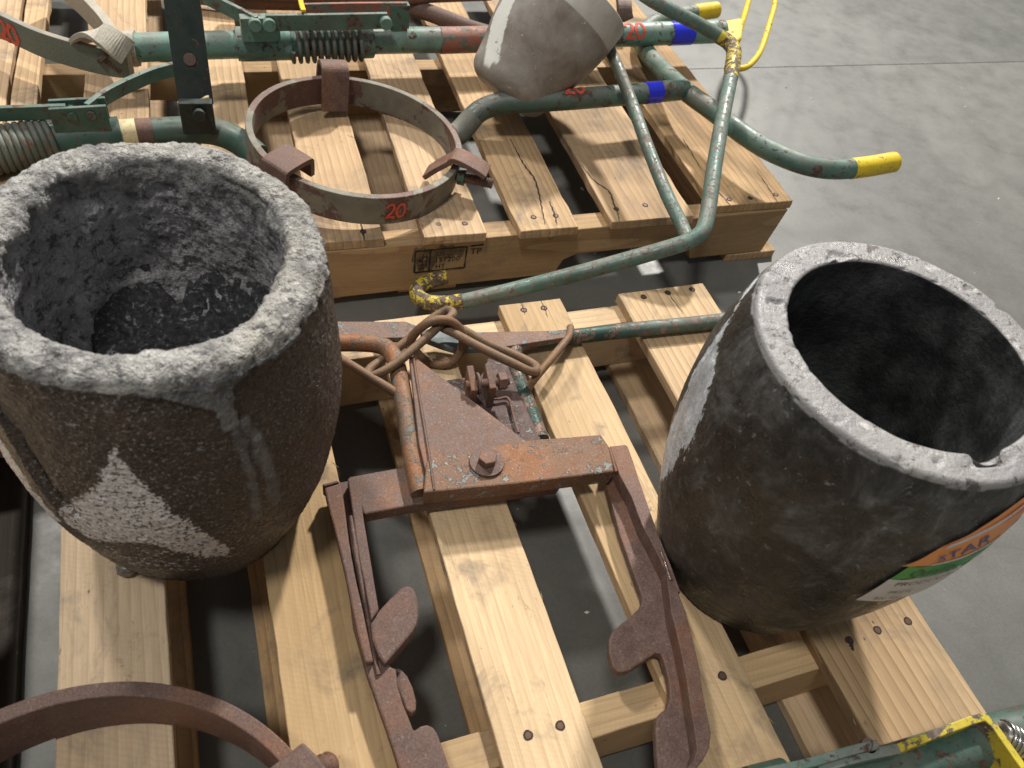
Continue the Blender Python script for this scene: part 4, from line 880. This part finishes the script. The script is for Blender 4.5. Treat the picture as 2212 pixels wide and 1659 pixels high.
strokes('number_mark', twenty(0.024), 0.0042, lambda x, y, k: ringpt(aa - 0.10 + (x - 0.0) / RR, RR + 0.0007, -0.036 + y), 'red', s1_)
# clips
def clip(P, Wd, hw, parent, mat='rust_plum', th=0.008): return strap('clip', P, Wd, hw, th, mat, parent, 6, 0.0012)
a_ = ringang(722, 165, .19); tan = -math.sin(a_) * rx + math.cos(a_) * ry
clip([ringpt(a_, RR + .014, -.012), ringpt(a_, RR + .013, .012), ringpt(a_, RR + .002, .022), ringpt(a_, RR - .016, .018), ringpt(a_, RR - .024, .0), ringpt(a_, RR - .03, -.03), ringpt(a_, RR - .034, -.046)], tan, .0225, s1_)
a_ = ringang(628, 375, .18); tan = -math.sin(a_) * rx + math.cos(a_) * ry
clip([ringpt(a_, RR + .014, -.016), ringpt(a_, RR + .013, .008), ringpt(a_, RR + .007, .014), ringpt(a_, RR - .032, .016), ringpt(a_, RR - .038, .008), ringpt(a_, RR - .040, -.012)], tan, .0235, s1_)
a_ = ringang(993, 345, .18); tan = -math.sin(a_) * rx + math.cos(a_) * ry
clip([ringpt(a_, RR + .046, .006), ringpt(a_, RR + .030, .012), ringpt(a_, RR - .006, .018), ringpt(a_, RR - .016, .008), ringpt(a_, RR - .034, -.012), ringpt(a_, RR - .048, -.030)], tan, .018, s1_)
b0_ = ringpt(a_, RR - .012, -.018); b1_ = ringpt(a_, RR + .058, -.010)
screw('clamp_screw', b0_, b1_, .0085, 'rust_plum', s1_, 0.004)
b2_ = ringpt(a_, RR + .002, -.0165); b3_ = ringpt(a_, RR + .014, -.0152); cyl('nut', b2_, b3_, .0135, 'green_dark', s1_, 6)
TR = 0.0182
aj = ringang(990, 284, .150)
j0, j1 = ringpt(aj, RR - .006, -.022), ringpt(aj, RR + .016, -.020)
tube('shank_tube', [j0, j1] + path((1024, 250, .168), (1052, 232, .180), (1092, 222, .190), (1150, 219, .194), (1250, 213, .196), (1350, 205, .197), (1440, 197, .197), (1480, 193, .196)), TR, 'green_mid', s1_, 24)
tube('dusty_neck', [j0, j1] + path((1022, 252, .167)), [TR + .0016, TR + .0012, TR + .0008], 'neck', s1_, 24, 6)
tube('weld_bead', [ringpt(ringang(990, 280, .16) + .10 * math.cos(t), RR + .001, -.024 + .022 * math.sin(t)) for t in np.linspace(0, 6.0, 14)], .0035, 'rust_dust', s1_, 8, 4, lump=.6)
tube('fork_handle', path((1545, 22, 0.150), (1500, 28, 0.149), (1440, 40, 0.148), (1400, 58, 0.147), (1388, 88, 0.147), (1402, 120, 0.155), (1435, 155, 0.172), (1480, 196, 0.190), (1540, 240, 0.192), (1600, 286, 0.192), (1660, 324, 0.192), (1730, 353, 0.191), (1790, 365, 0.190), (1850, 363, 0.190), (1927, 350, 0.190)), 0.0172, 'green', s1_, 22)
for P_ in (path((1838, 364.5, .190), (1880, 359, .191), (1930, 350, .192)), path((1500, 28, .149), (1522, 25, .1495), (1547, 21.5, .150))):
    tube('yellow_grip', P_, 0.0178, 'yellow', s1_, 22)
tube('blue_tape', path((1391, 201.5, .197), (1424, 198.5, .197)), TR + .0008, 'blue', s1_, 28)
def tmap(P0, P1, r, ang0):
    P0, P1 = np.asarray(P0), np.asarray(P1); T = unit(P1 - P0); side = unit(np.cross(T, [0, 0, 1])); up = np.cross(side, T)
    def f(x, y, k=0):
        a = ang0 + y / r; return P0 + T * x + r * (math.cos(a) * side + math.sin(a) * up)
    return f
q0 = at(1214, 216, .196); q1 = at(1300, 210, .1965)
strokes('number_mark', twenty(0.030), 0.0055, tmap(q0, q1, TR + .0008, R(62)), 'red', s1_)
# left half: tube, collar, spring, latch
tube('shank_tube', path((-60, 335, .158), (60, 312, .158), (180, 297, .158), (300, 287, .158), (400, 281, .158), (455, 283, .158), (498, 296, .156), (530, 315, .153), (556, 338, .148)), 0.0205, 'green_dark', s1_, 24)
tube('collar', path((112, 303, .158), (180, 297, .158), (262, 289, .158)), 0.0255, 'green_dark', s1_, 28)
tube('cream_paint_patch', path((263, 290, .158), (296, 287.2, .158)), 0.0213, 'cream', s1_, 24)
tube('brown_patch', path((297, 287, .158), (332, 285, .158)), 0.0210, 'rust_plum', s1_, 24)
spring('spring', at(-80, 338, .158), at(110, 303, .158), 0.0295, 0.0048, 13, 'spring_paint', s1_)
up = np.array([0, 0, 1.0])
cb = at(174, 250, .195); tx = unit(at(215, 247, .195) - at(133, 252, .195)); ty = np.cross(up, tx)
for s_ in (-1, 1): box('latch_bracket', cb + ty * s_ * .011, tx * .037, ty * .003, up * .021, 'green_dark', s1_)
strap('latch_bar', [at(-80, 248, .205), at(30, 244, .204), at(145, 240, .203)], up, .0105, .008, 'green_dark', s1_, 2)
strap('link_arm', [at(190, 238, .205), at(230, 208, .207), at(285, 180, .205), at(340, 158, .205), at(392, 146, .206)], up, .0105, .009, 'green', s1_, 5)
for x, y in ((155, 240), (196, 238)):
    p = at(x, y, .203); cyl('pin', p - ty * .017, p + ty * .017, .007, 'green_dark', s1_, 16)
# upright lever and clevis
lv0, lv1 = at(424, 226, .208), at(385, -60, .36); ld = unit(lv1 - lv0); sidev = unit(at(450, 225, .2) - at(400, 225, .2))
strap('lever', [lv0, lv0 * .5 + lv1 * .5, lv1], sidev, .0245, .009, 'black_green', s1_, 3)
cc_ = at(427, 252, .196)
box('clevis', cc_, sidev * .0235, np.cross(up, sidev) * .0075, up * .026, 'black_green', s1_, .002)
pp = at(431, 243, .207); nrm = -np.cross(up, sidev); nrm = nrm if nrm[1] < 0 else -nrm
cyl('pin', pp + nrm * .002, pp + nrm * .011, .0095, 'black_green', s1_, 18)
pp = lv0 + ld * .062; ln = np.cross(sidev, ld); ln = ln if ln[1] < 0 else -ln
cyl('worn_stud', pp + ln * .002, pp + ln * .007, .009, 'rust_dust', s1_, 16)
tube('cream_paint_patch', [lv0 + sidev * -.024 + ln * .006, lv0 + ln * .0075 + ld * .004, lv0 + sidev * .02 + ln * .006 + ld * .010], .0035, 'cream', s1_, 8, 8, lump=1.2)

# ------------------------------------------------------------------ rear ring shank
s2_ = thing('ring_shank', tuple(at(900, 100, 0.125)), 'farther light green ring shank with spring, passing behind the tipped crucible to yellow wire loop', 'ring shank', 'ring shanks')
TZ = .187
tube('shank_tube', path((268, 108, TZ), (300, 103, TZ), (436, 98, TZ), (620, 94, TZ), (820, 88, TZ), (1030, 85, TZ), (1200, 80, TZ), (1380, 74, TZ), (1500, 70, TZ), (1560, 68, TZ)), 0.0226, 'green_light', s2_, 28)
tube('collar', path((511, 95, TZ), (570, 94.5, TZ), (626, 93.5, TZ)), 0.0275, 'green_light', s2_, 28)
tube('collar', path((776, 90, TZ), (788, 89.5, TZ), (803, 89, TZ)), 0.0284, 'green', s2_, 28)
spring('spring', at(628, 94, TZ), at(782, 90, TZ), 0.0303, 0.0036, 10.5, 'spring_paint', s2_)
tube('red_paint_patch', path((950, 87.5, TZ), (1050, 85, TZ)), 0.0233, 'salmon', s2_, 28)
tube('blue_tape', path((1446, 72.5, TZ), (1491, 71, TZ)), 0.0234, 'blue', s2_, 28)
q0 = at(1340, 76, TZ); q1 = at(1400, 73, TZ)
strokes('number_mark', twenty(0.034), 0.0062, tmap(q0, q1, .0234, R(8)), 'red', s2_)
plate('yellow_end_plate', [(1553, 46), (1598, 38), (1608, 42), (1603, 80), (1596, 86), (1560, 72)], 0.198, 0.022, 'yellow', s2_, 0.004)
tube('wire_loop', path((1598, 66, .187), (1607, 36, .185), (1616, 5, .17), (1630, -45, .18), (1655, -60, .18), (1674, -30, .175), (1673, 10, .17), (1664, 45, .165), (1652, 85, .16), (1640, 115, .156), (1622, 138, .153), (1606, 147, .152), (1590, 148, .152)), 0.0062, 'yellow', s2_, 12)
# latch of the rear shank
tx = unit(at(650, 45, 0.245) - at(550, 47, 0.245)); ty = np.cross(up, tx)
box('latch_bracket', at(562, 60, 0.228), tx * .031, ty * .009, up * .020, 'green_light', s2_)
strap('latch_bar', [at(575, 49, 0.240), at(700, 47, 0.240), at(836, 44, 0.240)], up, .0135, .007, 'green', s2_, 2)
strap('link_arm', [at(440, -8, 0.240), at(500, 22, 0.240), at(556, 51, 0.240)], up, .012, .007, 'green', s2_, 2)
fr = -ty if ty[1] > 0 else ty
for x, y in ((549, 48), (580, 48), (831, 45)):
    p = at(x, y, .240); cyl('pin', p, p + fr * .014, .0105, 'green_light', s2_, 18)
strap('release_bar', [at(652, 34, 0.237) , at(760, 31, 0.237), at(878, 30, 0.237)], up, .0205, .006, 'salmon', s2_, 2)
box('release_plate', at(862, 33, 0.233), tx * .017, ty * .008, up * .021, 'green', s2_)
box('release_foot', at(862, 62, 0.210), tx * .014, ty * .006, up * .010, 'green', s2_)
strap('yellow_tab', [at(648, -8, 0.260), at(651, 10, 0.260), at(656, 24, 0.260)], tx, .004, .005, 'yellow', s2_, 2)
# ring band at upper left
fr_ = path((-120, -40, .205), (-60, 8, .205), (0, 30, .205), (35, 46, .205), (83, 67, .203), (156, 90, .201), (227, 107, .20), (270, 112, .198))
strap('ring_band', [p - up * .021 for p in fr_], up, .0225, .010, 'band_green', s2_, 8)
bk = path((110, -70, .20), (160, -30, .20), (195, 5, .20), (222, 35, .20), (246, 70, .20), (262, 98, .20), (272, 112, .198))
strap('ring_band', [p - up * .021 for p in bk], up, .0225, .014, 'clay', s2_, 8)
tube('weld_collar', path((262, 106, .185), (276, 104, .186), (296, 103, TZ)), 0.027, 'clay', s2_, 20, 4, lump=.25)
wd = unit(at(250, 72, .22) - at(225, 95, .2)); wd = unit(at(300, 108, .21) - at(262, 122, .20))
strap('clip', path((176, 92, .190), (184, 78, .213), (204, 70, .225), (228, 78, .222), (252, 96, .212), (276, 114, .198)), unit(at(240, 60, .22) - at(205, 68, .22)), .021, .008, 'clay', s2_, 5)
screw('clamp_screw', at(222, 118, .19), at(262, 152, .165), .0095, 'rust_dust', s2_, 0.004)
cyl('nut', at(222, 118, .19), at(230, 126, .185), .015, 'rust_dust', s2_, 6)
ndir = fr_[3] - fr_[2]
def bandmap(x, y, k=0):
    p0, p1 = fr_[2], fr_[4]; d = unit(p1 - p0); n_ = np.cross(up, d); n_ = n_ if n_[1] < 0 else -n_
    t = x / np.linalg.norm(p1 - p0); c = spline(np.array(fr_), 40); s_ = np.r_[0, np.cumsum(np.linalg.norm(np.diff(c, axis=0), axis=1))]
    s0 = s_[2 * 40] + x; i = min(len(c) - 2, int(np.searchsorted(s_, s0))); cc = c[i]; return cc + n_ * .0062 + up * (-.040 + y)
strokes('number_mark', [[(x - 0.008, y) for x, y in q] for q in twenty(0.032)], 0.0075, bandmap, 'red', s2_)

# ------------------------------------------------------------------ bail frame with hook
bl = thing('bail_frame', tuple(at(1500, 400, 0.125)), 'bent green rod bail with worn yellow corner and hook, leaning over the rear pallet', 'bail')
P_ = path((1340, -50, 0.3320), (1410, 1, 0.3170), (1500, 48, 0.2940), (1560, 82, 0.2770), (1580, 98, 0.2720), (1586, 118, 0.2690), (1578, 170, 0.2600), (1560, 260, 0.2450), (1543, 360, 0.2270), (1532, 440, 0.2100), (1526, 475, 0.2020), (1515, 502, 0.1950), (1492, 518, 0.1876), (1462, 530, 0.1803), (1380, 554, 0.1599), (1250, 590, 0.1264), (1120, 623, 0.0900), (1000, 651, 0.0680), (955, 656, 0.0620), (922, 652, 0.0600), (903, 640, 0.0600), (902, 624, 0.0620), (917, 612, 0.0640), (942, 603, 0.0660), (964, 598, 0.0680))
rad = [.0122] * 16 + [.0118, .0115, .0115, .0112, .0112, .0112, .0112, .0112, .0112]
tube('bent_rod', P_, rad, 'green_rod', bl, 18)
tube('brace_rod', path((1312, 98, .250), (1332, 140, .244), (1362, 215, .230), (1398, 315, .216), (1438, 415, .200), (1470, 480, .189), (1484, 515, .184)), 0.0105, 'green_rod', bl, 16)
tube('worn_yellow_corner', P_[3:7] , .0128, 'yellow_worn', bl, 18)
tube('worn_yellow_corner', path((1553, 78, .279), (1574, 92, .2735), (1585, 112, .270), (1580, 150, .263)), .0131, 'yellow_worn', bl, 18)
tube('yellow_hook_end', P_[17:], [.0122, .0119, .0117, .0117, .0117, .0117, .0117, .0117], 'yellow_worn', bl, 18)

# ------------------------------------------------------------------ rusty pieces along the far edge
tag(tube('rusty_pipe', path((350, -22, .15), (500, -2, .15), (640, 3, .15), (760, 6, .15), (860, 12, .15), (915, 24, .15), (965, 42, .15), (1010, 57, .15), (1060, 70, .15)), [.0165] * 7 + [.014, .012], 'rust_plum', None, 18), 'plain brown rusty pipe bending down behind the farther green shank', 'pipe')
tag(tube('rusty_rod', path((500, -18, .175), (700, -9, .175), (850, -5, .175), (950, -8, .175), (1060, -12, .175)), .012, 'rust_plum', None, 14), 'thin dark rusty rod along the top edge, above the brown pipe', 'rod')
hk = thing('rusty_loop', tuple(at(1350, 50, 0.125)), 'dark brown rusty loop end hanging beside the rim of the tipped crucible', 'iron loop')
strap('loop_band', path((1345, -70, .21), (1346, -20, .20), (1348, 10, .19), (1350, 32, .175), (1352, 42, .165)), unit(at(1362, 0, .19) - at(1338, 0, .19)), .0155, .012, 'rust_dust', hk, 5, .004)

# ------------------------------------------------------------------ ring at the lower left corner
rg = thing('ring_shank', (-0.2155, 0.0149, 0.125), 'plain plum brown rusty ring at the lower left corner, only its far arc in view', 'ring shank', 'ring shanks')
C4 = np.array([-0.2155, 0.0149, 0.197])
def rp4(a, r, z): return C4 + np.array([r * math.cos(a), r * math.sin(a), z])
hoop('ring_band', rp4, 0.2020, 0.0125, 0.068, 'rust_plum', rg, n=160)
plate('clip', [(654, 1602), (686, 1633), (712, 1668), (640, 1735), (570, 1668)], 0.212, 0.012, 'rust_plum', rg, 0.002)
p0 = at(676, 1668, .19); p1 = at(712, 1648, .175)
screw('clamp_screw', at(668, 1672, .19), at(716, 1650, .176), .011, 'rust_plum', rg, 0.005)

# ------------------------------------------------------------------ green latch at the lower right corner
dz = lambda x, y: (1536 + .3055 * x, 1481 + .3055 * y)
s3_ = thing('ring_shank', tuple(at(2050, 1640, 0.125)), 'dark green shank tube with a chipped yellow bracket at the lower right corner', 'ring shank', 'ring shanks')
tube('shank_tube', path((1700, 1745, .152), (1850, 1690, .152), (2000, 1641, .152), (2130, 1600, .152), (2230, 1572, .152), (2400, 1525, .152)), 0.0225, 'green_dark', s3_, 28)
yb = path((*dz(1290, 455), .190), (*dz(1500, 372), .190), (*dz(1720, 290), .190), (*dz(1880, 232), .190), (*dz(1945, 228), .190), (*dz(2010, 290), .190), (*dz(2110, 430), .190), (*dz(2230, 600), .190), (*dz(2330, 740), .190))
strap('yellow_bracket', [p - up * .022 for p in yb], up, .022, .0075, 'yellow_chipped', s3_, 6)
strap('latch_bar', [p - up * .009 for p in path((*dz(250, 640), .197), (*dz(700, 545), .197), (*dz(1000, 455), .197), (*dz(1180, 415), .197))], up, .010, .008, 'green', s3_, 4)
strap('latch_bar', [p - up * .009 for p in path((*dz(760, 580), .192), (*dz(1060, 500), .192), (*dz(1330, 445), .192))], up, .010, .009, 'green', s3_, 4)
p = at(*dz(1110, 432), .190); cyl('pin', p - up * .002, p + up * .003, .0075, 'rust_dust', s3_, 18)
tube('collar', path((1625, 1712, .15), (1700, 1692, .15)), .022, 'green_dark', s3_, 20, 3)
sp0, sp1 = at(*dz(2030, 330), .172), at(*dz(2260, 440), .160)
screw('threaded_stud', sp0, sp1, .0115, 'bright', s3_, 0.0035, 20)
spring('spring', at(*dz(2040, 340), .17), at(*dz(2260, 445), .158), .0135, .0022, 7, 'bright', s3_)
